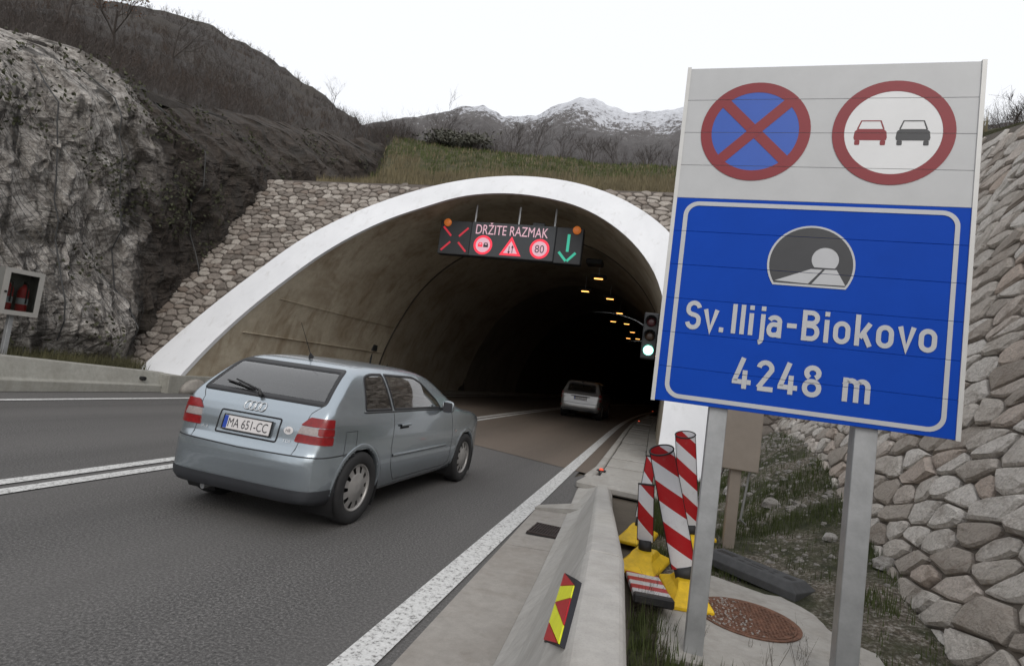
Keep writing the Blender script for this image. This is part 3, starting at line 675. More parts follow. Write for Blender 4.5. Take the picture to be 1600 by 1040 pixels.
for k in range(850):
    az = rnd.uniform(-31, 30); r = rnd.uniform(27, 34) if az < 14 else rnd.uniform(22, 33)
    x, y, z = terr(az, r); twig_bush(mb, (x, y, z-.1), rnd.uniform(.5, 1.45), 1.5, 8, rnd, .006)
stuff(mb.build('thicket', M_twig))
M_olive = plain('evergreen_leaves', (.075, .075, .058), .8, 0, .4, 3)
def evergreen(base, rx, rz, seed, label):
    rnd = random.Random(seed); root = empty('evergreen_bush', base); tag(root, label, 'bush'); mb = MB(); st = MB()
    for k in range(1100):
        a = rnd.uniform(0, 6.283); u = rnd.random()**.5; zz = rnd.random(); rr_ = rx*u*math.sqrt(max(.05, 1-(zz*1.0)**2))*(1+.35*math.sin(a*3+seed)+.2*math.sin(a*7))*(.7+.6*rnd.random())
        c = Vector((math.cos(a)*rr_, math.sin(a)*rr_, zz*rz*(1+.3*math.sin(a*2+1)+rnd.uniform(-.15, .25)))); d = Vector((rnd.uniform(-1, 1), rnd.uniform(-1, 1), rnd.uniform(-.5, 1))).normalized()*.11; b = d.orthogonal().normalized()*.05
        mb.add([c-d, c+b, c+d, c-b], [(0, 1, 2, 3)])
    for k in range(6):
        a = k; st.tube([(0, 0, -.2), (math.cos(a)*rx*.4, math.sin(a)*rx*.4, rz*.7)], [.04, .015], 4)
    mb.build('foliage', M_olive, root); st.build('stem', M_bark, root)
evergreen(place(-21.8, 28.0), 1.5, .6, 4, 'grey-green evergreen bush above the left part of the arch')
evergreen(place(-24.6, 27.4), .9, .6, 9, 'small dark evergreen bush left of the larger one')
M_grass_tan = plain('dry_grass', (.15, .125, .07), .9, 0, .35, 1.2)
M_grass = plain('green_grass', (.055, .072, .018), .9, 0, .4, 1.5)
def blades(mb, x, y, z, h, rnd, n=3, w=.012, sp=.06):
    for k in range(n):
        a = rnd.uniform(0, 6.283); dx, dy = rnd.uniform(-sp, sp), rnd.uniform(-sp, sp); l = h*rnd.uniform(.6, 1.2); ln = rnd.uniform(.0, .5)*l
        mb.add([(x+dx-math.cos(a)*w, y+dy-math.sin(a)*w, z-.03), (x+dx+math.cos(a)*w, y+dy+math.sin(a)*w, z-.03), (x+dx+math.sin(a)*ln, y+dy-math.cos(a)*ln, z+l)], [(0, 1, 2)])
tan = MB(); grn = MB(); rnd = random.Random(77)
for k in range(11000):
    az = rnd.uniform(-36, 24); rn = float(np.interp(az, AZ, RN)); r = rn*1.005+rnd.random()**1.5*11
    x, y, z = terr(az, r)
    tall = r < rn+3.6+noise.noise(Vector((x*.4, y*.4, 0)))*2
    if tall: blades(tan, x, y, z, rnd.uniform(.2, .45), rnd, 5, .014, .16)
    else: blades(grn if rnd.random() < .7 else tan, x, y, z, rnd.uniform(.08, .2), rnd, 4, .025, .16)
stuff(tan.build('tall_dry_grass', M_grass_tan)); stuff(grn.build('meadow_grass', M_grass))
# grass along the left verge
tv = MB(); rnd = random.Random(78)
for k in range(3600):
    x = rnd.uniform(-13.4, -11.3); y = rnd.uniform(2.5, 10.5); blades(tv, x, y, .4+(-11.2-x)*.05, rnd.uniform(.1, .34), rnd, 4, .010, .07)
stuff(tv.build('verge_grass', plain('verge_grass', (.075, .07, .032), .9, 0, .45, 1.5)))
# ================================================================== right verge
def bank(x, y):
    t = max(0, min(1, (y-3.8)/5.4)); s = max(0, min(1, (x-.75)/1.7)); s = s*s*(3-2*s)
    return (.05+1.0*t)*s*(1 if y > 0 else .5)+.04*noise.noise(Vector((x*1.7, y*1.7, 0)))*min(1, max(0, (x-.2)*2))+.012
def verge_mat():
    m, nt, b = mat_new('gravel_and_moss'); c = worldco(nt)
    n1 = noise_tex(nt, c, 1.6, 6, .65, .4); n2 = noise_tex(nt, c, 32, 5, .75); n3 = noise_tex(nt, c, 9, 5, .7)
    col = ramp(nt, n2, [(.36, (.05, .042, .032)), (.48, (.14, .115, .085)), (.56, (.25, .225, .19)), (.64, (.48, .455, .42))])
    moss = ramp(nt, n3, [(.3, (.016, .02, .007)), (.7, (.06, .066, .024))])
    col = mixc(nt, ramp(nt, n1, [(.42, (.95, .95, .95)), (.6, (0, 0, 0))]), col, moss)
    nt.links.new(col, b.inputs['Base Color']); b.inputs['Roughness'].default_value = .95; bump(nt, b, n2, 1, .04); return m
NX, NYv = 60, 130; vs = []; fs = []
for i in range(NX):
    for j in range(NYv):
        x = .02+(5.2-.02)*i/(NX-1); y = -2+(14.5+2)*j/(NYv-1); vs.append((x, y, bank(x, y) if x > .1 else -.01))
        if i and j: a = i*NYv+j; fs.append((a-NYv-1, a-NYv, a, a-1))
structure(mesh_obj('verge_right', vs, fs, verge_mat(), None, True))
rnd = random.Random(9); mb = MB(); M_rubble = stone_mat('rubble', [(.24, .225, .205), (.38, .36, .335), (.55, .53, .51), (.22, .18, .145)], (.12, .10, .075))
def pebble(mb, x, y, z, s, rnd):
    vs = []; n = 6
    for k, (rr_, zz) in enumerate(((1, -.2), (.95, .3), (.5, .7))):
        for i in range(n): a = 6.283*i/n+k*.4; q = rr_*s*rnd.uniform(.7, 1.2); vs.append((x+math.cos(a)*q, y+math.sin(a)*q*.8, z+zz*s*rnd.uniform(.7, 1.2)))
    fs = [(k*n+i, k*n+(i+1) % n, (k+1)*n+(i+1) % n, (k+1)*n+i) for k in range(2) for i in range(n)]+[tuple(2*n+i for i in range(n))]; mb.add(vs, fs)
for k in range(8000):
    y = 2.6+rnd.random()*9; x = .5+rnd.random()**.8*4.5
    if x > RWX+RWB*bank(x, y)+.25: continue
    if .2 < x < 1.5 and 3.3 < y < 5.05: continue
    cl_ = noise.noise(Vector((x*1.3, y*1.3, 3))); 
    if cl_ < -.05 and rnd.random() < .75: continue
    pebble(mb, x, y, bank(x, y)-.004, .008+.03*rnd.random()**4+(.022 if y > 7 and rnd.random() < .25 else 0), rnd)
stuff(mb.build('loose_stones', M_rubble))
for k, (x, y, s, lab) in enumerate([(1.98, 5.35, .085, 'pale loose rock at the foot of the right stone wall'), (2.0, 4.2, .07, 'small pale rock in the bottom right corner'), (1.75, 6.0, .06, 'flat pale rock in front of the right stone wall'), (1.5, 7.4, .10, 'brown boulder on the gravel bank beyond the right post'), (1.2, 8.6, .09, 'white rock on the bank behind the grey cabinet')]):
    m_ = MB(); pebble(m_, 0, 0, .02, s*1.3, rnd); o = bevel_obj(m_.build('rock', M_rubble), .012, 2); o.location = (x, y, bank(x, y)); tag(o, lab, 'rock')
gv = MB(); rnd = random.Random(12)
for k in range(15000):
    y = 2.4+rnd.random()*8.5; x = .04+rnd.random()*2.6
    if x > RWX+RWB*bank(x, y): continue
    if .16 < x < 1.5 and 3.35 < y < 5.05 and not (x < .28 and rnd.random() < .5): continue
    if any(math.hypot(x-a_, y-b_) < .34 for a_, b_ in ((.365, 4.33), (.47, 5.75), (0, 5.75), (.07, 4.88), (.1, 4.2))): continue
    g_ = noise.noise(Vector((x*1.1+4, y*1.1, 3)))
    if g_ < .08 and x > .3 and rnd.random() < .9: continue
    blades(gv, x, y, bank(x, y), rnd.uniform(.03, .11)*(1.7 if x < .25 else 1), rnd, 4, .005, .05)
stuff(gv.build('roadside_grass', M_grass))
wd = MB(); rnd = random.Random(14)
for k in range(60):
    x, y = (rnd.uniform(.06, .2), rnd.uniform(2.6, 4.3)) if k < 30 else (rnd.uniform(.2, 1.9), rnd.uniform(3.2, 3.75))
    twig_bush(wd, (x, y, .0), rnd.uniform(.12, .34), .6, 3, rnd, .0016)
stuff(wd.build('dry_weeds', plain('dry_weed', (.06, .048, .034), .9)))
# concrete slab with manhole
sl = structure(empty('concrete_pad', (0, 0, 0)))
pg = [(.16, 3.30), (1.45, 3.42), (1.52, 4.35), (1.36, 4.85), (.98, 4.78), (.62, 4.98), (.20, 4.72)]
mb = MB(); mb.loft([[(x, y, -.05) for x, y in pg], [(x, y, .045) for x, y in pg]]); bevel_obj(mb.build('slab', M_slab, sl), .01, 1)
mh = empty('manhole_cover', (.76, 4.16, .047)); tag(mh, 'round rusty cast iron manhole cover in the concrete slab', 'manhole cover')
c32 = [(math.cos(a), math.sin(a)) for a in np.linspace(0, 2*math.pi, 40, endpoint=False)]
MB().loft([[(x*.33, y*.33, 0) for x, y in c32], [(x*.33, y*.33, .006) for x, y in c32], [(x*.305, y*.305, .006) for x, y in c32], [(x*.30, y*.30, .001) for x, y in c32]], True, True).build('rim', M_iron, mh)
MB().loft([[(x*.298, y*.298, .0) for x, y in c32], [(x*.298, y*.298, .007) for x, y in c32]]).build('lid', M_iron, mh)
stud = MB()
for i in range(-11, 12):
    for j in range(-11, 12):
        x, y = i*.025, j*.025
        if math.hypot(x, y) < .28: stud.box(x-.008, x+.008, y-.004, y+.004, .007, .0115) if (i+j) % 2 else stud.box(x-.004, x+.004, y-.008, y+.008, .007, .0115)
stuff(stud.build('tread_studs', M_iron, mh))
rnd = random.Random(3); mb = MB()
for k in range(420):
    a, q = rnd.uniform(0, 6.283), .31*rnd.random()**.6; x, y = q*math.cos(a), q*math.sin(a)
    if x+y*.2 > .0+rnd.uniform(-.08, .05): continue
    pebble(mb, x, y, .008, rnd.uniform(.004, .010), rnd)
stuff(mb.build('grit', M_rubble, mh))
# ================================================================== the big tunnel sign
SX, SY, SPS = .0079, 3.3853, -.02507
sg = empty('tunnel_sign', (SX+.75*math.cos(SPS), SY+.75*math.sin(SPS), 0), (0, 0, SPS)); tag(sg, 'large blue and white road sign board announcing the tunnel on two steel posts', 'road sign')
WB, WT, WL = 1.412, 3.443, 1.4955; A0 = -.75      # local x = a + A0, front faces -y
M_blue = plain('sign_blue', (.005, .058, .41), .55, 0, .05, 4, spec=.1)
M_sred = plain('sign_red', (.21, .006, .014), .5, 0, .06, 5)
M_sblk = plain('sign_black', (.035, .037, .042), .5, 0, .1, 5)
M_sblue2 = plain('sign_light_blue', (.010, .080, .43), .45, 0, .05, 5)
M_alu = plain('aluminium_edge', (.55, .55, .54), .5, .2, .06, 5)
NPL = 10; ph = (WT-WB)/NPL; seams = [WB+ph*i for i in range(1, NPL)]
for i in range(NPL):
    z0, z1 = WB+ph*i+.0005, WB+ph*(i+1)-.0005
    prof = [(0, z0+.0015), (0, z1-.0015), (.002, z1), (.028, z1), (.028, z0), (.002, z0)]     # y,z with a small groove at each joint
    mb = MB(); mb.loft([[(A0, y, z) for y, z in prof], [(A0+WL, y, z) for y, z in prof]]); mb.build('plank', M_signw if i >= 6 else M_blue, sg)
for a in (A0-.022, A0+WL): MB().box(a, a+.022, -.006, .045, WB-.004, WT+.006).build('edge_profile', M_alu, sg)
def clean(o):
    bm = bmesh.new(); bm.from_mesh(o.data)
    for s in seams:
        for z in (s-.0013, s+.0013):
            bmesh.ops.bisect_plane(bm, geom=bm.verts[:]+bm.edges[:]+bm.faces[:], plane_co=(0, 0, z), plane_no=(0, 0, 1))
        kill = [f for f in bm.faces if abs(f.calc_center_median().z-s) < .0012]
        bmesh.ops.delete(bm, geom=kill, context='FACES')
    bm.to_mesh(o.data); bm.free(); return o
def decal(name, polys, mat, lvl, parent=None, holes=True):
    """polys: list of (outer, inner or None) loops in board coordinates"""
    y = -.0012-.0009*lvl; vs = []; fs = []
    for outer, inner in polys:
        n0 = len(vs)
        if inner is None:
            vs += [(a+A0, y, z) for a, z in outer]; fs.append(tuple(range(n0, n0+len(outer))))
        else:
            k = len(outer); vs += [(a+A0, y, z) for a, z in outer]+[(a+A0, y, z) for a, z in inner]
            for i in range(k): j = (i+1) % k; fs.append((n0+i, n0+j, n0+k+j, n0+k+i))
    o = mesh_obj(name, vs, fs, mat, parent or sg)
    bm = bmesh.new(); bm.from_mesh(o.data); bmesh.ops.triangulate(bm, faces=bm.faces[:]); bmesh.ops.recalc_face_normals(bm, faces=bm.faces[:]); bm.to_mesh(o.data); bm.free()
    return clean(o)
def circ(c, r, n=64, a0=0, a1=2*math.pi, end=False): return [(c[0]+r*math.cos(a), c[1]+r*math.sin(a)) for a in np.linspace(a0, a1, n, endpoint=end)]
def rrect(x0, x1, z0, z1, r, n=8):
    o = []
    for cx, cz, a in ((x1-r, z1-r, 0), (x0+r, z1-r, 90), (x0+r, z0+r, 180), (x1-r, z0+r, 270)):
        o += [(cx+r*math.cos(R(a+90*k/n)), cz+r*math.sin(R(a+90*k/n))) for k in range(n+1)]
    return o
C1, C2 = (.3935, 3.045), (1.102, 3.041)
decal('prohibition_disc', [(circ(C1, .24), None)], M_sblue2, 1)
decal('prohibition_ring', [(circ(C1, .299), circ(C1, .238))], M_sred, 2)
for s in (1, -1):
    d = Vector((math.cos(R(45*s)), math.sin(R(45*s)))); n_ = Vector((-d.y, d.x)); w = .030
    if s == 1: pol = [[tuple(Vector(C1)+d*a+n_*b) for a, b in ((-.25, -w), (.25, -w), (.25, w), (-.25, w))]]
    else: pol = [[tuple(Vector(C1)+d*a+n_*b) for a, b in ((-.25, -w), (-w-.001, -w), (-w-.001, w), (-.25, w))], [tuple(Vector(C1)+d*a+n_*b) for a, b in ((w+.001, -w), (.25, -w), (.25, w), (w+.001, w))]]
    decal('prohibition_bar', [(p, None) for p in pol], M_sred, 2.5)
decal('no_overtaking_ring', [(circ(C2, .299), circ(C2, .238))], M_sred, 2)
M_swhite2 = plain('sign_bright_white', (.68, .69, .70), .45, 0, .03, 5)
decal('no_overtaking_disc', [(circ(C2, .2375), None)], M_swhite2, 1)
def carpic(x0, x1, mat):
    w = x1-x0; cxm = (x0+x1)/2
    body = [(x0+.004, 2.995), (x1-.004, 2.995), (x1, 3.01), (x1-.004, 3.045), (x1-.018, 3.06), (x0+.018, 3.06), (x0+.004, 3.045), (x0, 3.01)]
    o_ = [(x0+.014, 3.0605), (x1-.014, 3.0605), (x1-.032, 3.110), (x0+.032, 3.110)]; i_ = [(x0+.022, 3.0606), (x1-.022, 3.0606), (x1-.037, 3.104), (x0+.037, 3.104)]
    decal('car_symbol', [(body, None), (o_, i_)]+[(rrect(a, a+.026, 2.967, 2.9945, .006, 3), None) for a in (x0+.006, x1-.032)], mat, 2)
carpic(.912, 1.076, M_sred); carpic(1.118, 1.283, M_sblk)
M_sgrey = plain('sign_reflective_grey', (.47, .48, .50), .42, 0, .05, 5)
decal('border', [(rrect(.047, 1.450, 1.436, 2.610, .085), rrect(.072, 1.427, 1.461, 2.585, .062))], M_sgrey, 2)
TC = (.755, 2.27)
def arcpoly(cx, cz, r, zb): 
    a = math.asin(max(-1, (zb-cz)/r)); return circ((cx, cz), r, 40, a, math.pi-a, True)
decal('tunnel_symbol_edge', [(arcpoly(.755, 2.27, .223, 2.145), arcpoly(.755, 2.27, .212, 2.157))], M_sgrey, 2)
decal('tunnel_symbol', [(arcpoly(.755, 2.27, .2125, 2.1565), None)], M_sblk, 1)
decal('tunnel_mouth', [(circ((.827, 2.303), .068, 30, R(-42), R(222), True), None)], M_sgrey, 2)
decal('tunnel_lane', [([(.580, 2.169), (.751, 2.163), (.817, 2.247), (.760, 2.247)], None), ([(.769, 2.163), (.937, 2.165), (.888, 2.250), (.830, 2.248)], None)], M_sgrey, 2)
def text_mesh(txt, size=1.0):
    cu_ = bpy.data.curves.new('t', 'FONT'); cu_.body = txt; cu_.size = size; cu_.offset = .0; cu_.resolution_u = 6
    ob = bpy.data.objects.new('t', cu_); COL.objects.link(ob); dg = bpy.context.evaluated_depsgraph_get(); dg.update()
    me = bpy.data.meshes.new_from_object(ob.evaluated_get(dg)); bpy.data.objects.remove(ob); bpy.data.curves.remove(cu_); return me
# condensed lettering drawn as strokes of even width
def arc(cx, cz, rx, rz, a0, a1, n=12): return [(cx+rx*math.cos(R(a)), cz+rz*math.sin(R(a))) for a in np.linspace(a0, a1, n)]
SW = .155                      # stroke width relative to cap height
h_ = SW/2
def rr_(x0, x1, z0, z1, r, a=None): return None
def oval(w, z0, z1, r=.21):     # closed rounded box centre line
    x0, x1, b, t = h_, w-h_, z0+h_, z1-h_; r = min(r, (x1-x0)/2, (t-b)/2)
    return arc(x1-r, t-r, r, r, 0, 90, 7)+arc(x0+r, t-r, r, r, 90, 180, 7)+arc(x0+r, b+r, r, r, 180, 270, 7)+arc(x1-r, b+r, r, r, 270, 360, 7)
XH = .74
def glyph(c):
    """returns (width, [(points, closed)])"""
    if c == 'S':
        w = .56; r = (w-SW)/2; t = 1-h_; b = h_; mz = .52; q = .20
        p = arc(w/2, t-q, r, q, 12, 180, 12)+arc(w/2, mz+.06+.10, r, .16, 190, 250, 5)+arc(w/2, mz-.16-.02, r, .17, 66, 0, 6)+arc(w/2, b+q, r, q, -5, -172, 12); return w, [(p, False)]
    if c == 'v': w = .56; return w, [([(h_, XH), (w/2, .03), (w-h_, XH)], False)]
    if c == '.': return SW*1.05, [([(h_, 0), (h_, SW*1.05)], False)]
    if c == 'I' or c == 'l': return SW, [([(h_, 0), (h_, 1)], False)]
    if c == 'i': return SW, [([(h_, 0), (h_, XH)], False), ([(h_, .85), (h_, 1)], False)]
    if c == 'j': return SW+.10, [([(h_+.10, XH), (h_+.10, -.08)]+arc(h_-.02, -.08, .12, .13, 0, -85, 6), False), ([(h_+.10, .85), (h_+.10, 1)], False)]
    if c == 'a': w = .50; return w, [(arc(w/2, XH-.21, w/2-h_, .21-h_, 165, 0, 10)+[(w-h_, .20), (w-h_, 0)], False), ([(w-h_-.001, .43)]+arc(h_+.14, .255+.0, .14, .175, 92, 180, 6)+arc(h_+.14, .22, .14, .22-h_, 180, 275, 6)+[(w-h_-.06, .10), (w-h_-.001, .2)], False)]
    if c == '-': return .32, [([(0, .44), (.32, .44)], False)]
    if c == 'B': w = .58; return w, [([(h_, 0), (h_, 1)], False), ([(SW, 1-h_)]+arc(w-h_-.21, 1-.25-.0+.0, .19, .25-h_, 90, -90, 12)+[(SW, .5+.0775-.0)], False), ([(SW, .5-.0)]+arc(w-h_-.20, .29, .20, .29-h_, 88, -90, 12)+[(SW, h_)], False)]
    if c == 'o': w = .54; return w, [(oval(w, 0, XH, .2), True)]
    if c == 'k': w = .56; return w, [([(h_, 0), (h_, 1)], False), ([(SW+.005, .26), (w-h_-.02, XH)], False), ([(SW+.13, .40), (w-h_, 0)], False)]
    if c == '4': w = .60; return w, [([(w-h_-.13, 0), (w-h_-.13, .60)], False), ([(w-.28, 1), (h_, .23+h_*.2), (h_, .22), (w-h_-.21, .22)], False), ([(w-h_-.05, .22), (w, .22)], False)]
    if c == '2': w = .56; return w, [(arc(w/2, 1-h_-.2, w/2-h_, .2, 172, -10, 12)+[(w-h_-.06, .60), (h_+.02, h_+.02)], False), ([(h_, h_), (w, h_)], False)]
    if c == '8': w = .58; return w, [(oval(w, .0, .57, .2), True), (arc(w/2, .755, w/2-h_-.03, .245-h_, -62, 242, 20), False)]
    if c == 'm': w = .80; r = (w-SW)/4; return w, [([(h_, 0), (h_, XH)], False), ([(SW+.001, XH-r-.02)]+arc(h_+r, XH-h_-r, r, r, 150, 0, 8)+[(h_+2*r, 0)], False), ([(h_+2*r+h_+.001, XH-r-.02)]+arc(h_+3*r, XH-h_-r, r, r, 150, 0, 8)+[(h_+4*r, 0)], False)]
    return .3, []
def stroke_poly(pts, closed, w):
    P = [Vector(p) for p in pts]; P = [p for i, p in enumerate(P) if (i == 0 and not closed) or (p-P[i-1]).length > 1e-4]; n = len(P); L = []; Rr = []
    for i in range(n):
        a = P[i-1] if (i or closed) else None; b = P[(i+1) % n] if (i < n-1 or closed) else None
        t1 = (P[i]-a).normalized() if a is not None else None; t2 = (b-P[i]).normalized() if b is not None else None
        if t1 is None: t1 = t2
        if t2 is None: t2 = t1
        t = (t1+t2); t = t.normalized() if t.length > 1e-6 else t2
        nn = Vector((-t.y, t.x)); c_ = max(.5, nn.dot(Vector((-t1.y, t1.x)))); L.append(P[i]+nn*w/2/c_); Rr.append(P[i]-nn*w/2/c_)
    return L, Rr, closed
def draw_text(txt, a0, a1, zb, cap, mat, name, gaps):
    ws = [glyph(c)[0] if c != ' ' else .34 for c in txt]; tot = sum(ws)+sum(gaps.get(i, .14) for i in range(len(txt)-1))
    sxx = (a1-a0)/(tot*cap); x = 0
    for i, c in enumerate(txt):
        if c != ' ':
            vs = []; fs = []
            for si, (pts, cl2) in enumerate(glyph(c)[1]):
                L, Rr, cl2 = stroke_poly(pts, cl2, SW); n = len(L); n0 = len(vs); y = -.0031-.00025*si
                vs += [(a0+(x+p.x)*cap*sxx+A0, y, zb+p.y*cap) for p in L]+[(a0+(x+p.x)*cap*sxx+A0, y, zb+p.y*cap) for p in Rr]
                for k in range(n if cl2 else n-1): j = (k+1) % n; fs.append((n0+k, n0+n+k, n0+n+j, n0+j))
            clean(mesh_obj(name, vs, fs, mat, sg))
        x += ws[i]+gaps.get(i, .14)
draw_text('Sv.Ilija-Biokovo', .122, 1.384, 1.844, .170, M_sgrey, 'letter', {0: .07, 1: .04, 2: .26, 6: .07, 7: .17, 8: .17, 12: .10, 13: .10, 14: .08})
draw_text('4248 m', .409, 1.099, 1.538, .174, M_sgrey, 'numeral', {})
# posts
for a, w in ((.365-SX, .10), (1.115-SX, .11)):
    x = a+A0; prof = [(-w/2, .05), (w/2, .05), (w/2, .15), (w/2-.012, .15), (w/2-.012, .062), (-w/2+.012, .062), (-w/2+.012, .15), (-w/2, .15)]
    mb = MB(); mb.loft([[(x+px, .0305+py-.05, z) for px, py in prof] for z in (-.1, WB+1.75)]); bevel_obj(mb.build('post', M_steel, sg), .003, 1)
    for z in (WB+.25, WB+1.0, WB+1.6): MB().box(x-w/2-.02, x+w/2+.02, .029, .0302, z-.03, z+.03).build('clamp', M_steel, sg)
# ================================================================== grey cabinet on a post behind the sign
cb = empty('utility_cabinet', (.88, 6.15, 0)); tag(cb, 'beige grey metal cabinet on a post behind the left sign post', 'cabinet')
bevel_obj(MB().box(-.20, .20, -.10, .16, .80, 1.42).build('housing', M_boxgrey, cb), .008, 2)
MB().box(-.205, -.2015, -.095, .155, .83, 1.40).build('door', plain('door_edge', (.10, .07, .055), .5), cb)
MB().tube([(-.2015, .0, 1.15), (-.235, .0, 1.15)], .012, 8).tube([(-.235, 0, 1.11), (-.235, 0, 1.19)], .010, 6).build('handle', M_black, cb)
bevel_obj(MB().box(-.055, .055, -.05, .05, 0, .80).build('post', M_boxgrey, cb), .006, 1)
MB().tube([(.14, .03, .80), (.10, .05, .3), (.16, .1, .25)], .012, 6).build('cable', M_steel, cb)
# ================================================================== delineators
def stripes(name, per, slope, c0, c1, off=0.0):
    m, nt, b = mat_new(name); c = objco(nt); s = N(nt, 'ShaderNodeSeparateXYZ'); nt.links.new(c, s.inputs[0])
    t = mathn(nt, 'ADD', s.outputs['Z'], mathn(nt, 'MULTIPLY', s.outputs['X'], slope)); t = mathn(nt, 'FRACT', mathn(nt, 'DIVIDE', mathn(nt, 'ADD', t, off+10), per))
    f = ramp(nt, t, [(0, c0), (.5, c1)], 'CONSTANT'); n = noise_tex(nt, c, 14, 5, .7)
    col = mixc(nt, ramp(nt, n, [(.55, (0, 0, 0)), (.8, (.3, .3, .3))]), f, (.2, .17, .15)); nt.links.new(col, b.inputs['Base Color']); b.inputs['Roughness'].default_value = .5; return m
M_str = stripes('red_white_stripes', .30, .95, (.40, .004, .008), (.66, .67, .70))
M_yb = plain('yellow_rubber', (.68, .44, .006), .6, 0, .22, 9, bmp=.1)
def ell(w, d, n=24): return [(w*math.cos(a), d*math.sin(a)) for a in np.linspace(0, 2*math.pi, n, endpoint=False)]
def delineator(name, base, rotz, tilt, tiltdir, hgt, w, label, tube=True, bl=.42, bw=.25, rb=0.0):
    root = empty(name, base, (0, 0, rotz)); tag(root, label, 'delineator', 'striped lane delineators piled behind the barrier')
    mb = MB(); hx, hy = bw/2, bl/2
    mb.loft([[(-hx, -hy, 0), (hx, -hy, 0), (hx, hy, 0), (-hx, hy, 0)], [(-hx, -hy, .03), (hx, -hy, .03), (hx, hy, .03), (-hx, hy, .03)], [(-hx*.62, -hy*.55, .085), (hx*.62, -hy*.55, .085), (hx*.62, hy*.55, .085), (-hx*.62, hy*.55, .085)], [(-hx*.5, -hy*.3, .13), (hx*.5, -hy*.3, .13), (hx*.5, hy*.3, .13), (-hx*.5, hy*.3, .13)]])
    o = bevel_obj(mb.build('base', M_yb, root), .006, 1); o.rotation_euler[2] = rb
    for sx_ in (-1, 1): MB().box(sx_*.05-.02, sx_*.05+.02, -hy*.86, -hy*.70, .030, .036).build('base_slot', M_black, root).rotation_euler[2] = rb
    piv = Matrix.Rotation(tilt, 4, Vector((math.cos(tiltdir), math.sin(tiltdir), 0))) ; 
    def P(o): o.matrix_local = Matrix.Translation((0, 0, .11)) @ piv; return o
    e0 = ell(w*.42, .04)
    P(MB().loft([[(x, y, -.03) for x, y in e0], [(x, y, .10) for x, y in e0]]).build('socket', M_black, root, True))
    d = .034 if tube else .012; e = ell(w/2, d); ei = ell(w/2-.006, d-.005 if tube else d-.004); sl_ = .9 if tube else .0
    mb = MB(); mb.loft([[(x, y, .09) for x, y in e], [(x, y, hgt+y*sl_) for x, y in e], [(x, y, hgt+y*sl_) for x, y in ei], [(x, y, hgt-.3 if tube else hgt-.004) for x, y in ei]], True, False); P(mb.build('panel', M_str, root, False))
    mb = MB(); pts = [(x*1.02, y*1.05, hgt+y*sl_) for x, y in e]; mb.tube(pts+[pts[0]], .007, 6, False); P(mb.build('top_rim', M_black, root, True))
    for s in (-1, 1): P(MB().tube([(s*w/2, 0, .09), (s*w/2, 0, hgt)], .0045, 5).build('edge_trim', M_black, root))
    return root
delineator('lane_delineator', (.365, 4.33, .045), R(8), R(17), R(-86), .93, .17, 'tallest front striped tube delineator leaning left on a yellow base', True, .62, .27)
delineator('lane_delineator', (.47, 5.75, .04), R(2), R(8), R(-88), .95, .185, 'rear striped tube delineator standing beside the white arch foot', True, .6, .30)
delineator('lane_delineator', (.0, 5.75, .02), R(-10), R(4), R(90), .70, .10, 'leftmost narrow striped delineator panel close to the barrier ramp', False, .6, .3)
delineator('lane_delineator', (.07, 4.88, .03), R(-14), R(5), R(-80), .55, .13, 'short striped delineator panel standing in front of the leftmost one', False, .62, .32)
delineator('lane_delineator', (.57, 6.25, .05), R(20), R(14), R(75), .80, .13, 'striped delineator panel mostly hidden behind the rear tube', False, .44, .26)
fp = empty('lane_delineator', (.10, 4.25, .06), (R(-7), 0, R(6))); tag(fp, 'striped delineator panel lying flat on the ground next to the barrier', 'delineator', 'striped lane delineators piled behind the barrier')
M_strf = stripes('red_white_stripes_flat', .26, .0, (.35, .008, .012), (.5, .5, .51), .05)
o = bevel_obj(MB().box(-.125, .125, -.02, .02, -.36, .36).build('panel', M_strf, fp), .008, 2); o.rotation_euler = (R(90), 0, 0); o.location = (0, 0, .02)
bevel_obj(MB().box(-.128, .128, -.44, -.36, -.01, .05).build('end_cap', M_black, fp), .01, 1)
# grey rubber base block lying on the ground
rb = empty('rubber_base', (.95, 5.13, .045), (0, 0, R(-44))); tag(rb, 'dark grey recycled rubber base block lying behind the manhole slab', 'rubber base')
M_rub = plain('grey_rubber', (.055, .057, .06), .75, 0, .2, 14, bmp=.15)
mb = MB(); mb.loft([[(-.45, -.14, 0), (.45, -.14, 0), (.45, .14, 0), (-.45, .14, 0)], [(-.45, -.14, .06), (.45, -.14, .06), (.45, .14, .06), (-.45, .14, .06)], [(-.38, -.10, .115), (.38, -.10, .115), (.38, .10, .115), (-.38, .10, .115)]]); bevel_obj(mb.build('block', M_rub, rb), .006, 2)
for x0, x1, y0, y1 in ((-.34, -.18, -.035, .035), (.27, .35, -.03, .03), (-.12, -.06, -.05, -.03), (-.02, .12, -.06, -.045), (-.02, .12, .0, .015), (.16, .20, -.04, -.02), (.16, .20, .02, .04), (-.12, -.06, .03, .05)):
    MB().box(x0, x1, y0, y1, .1148, .1165).build('slot', M_black, rb)
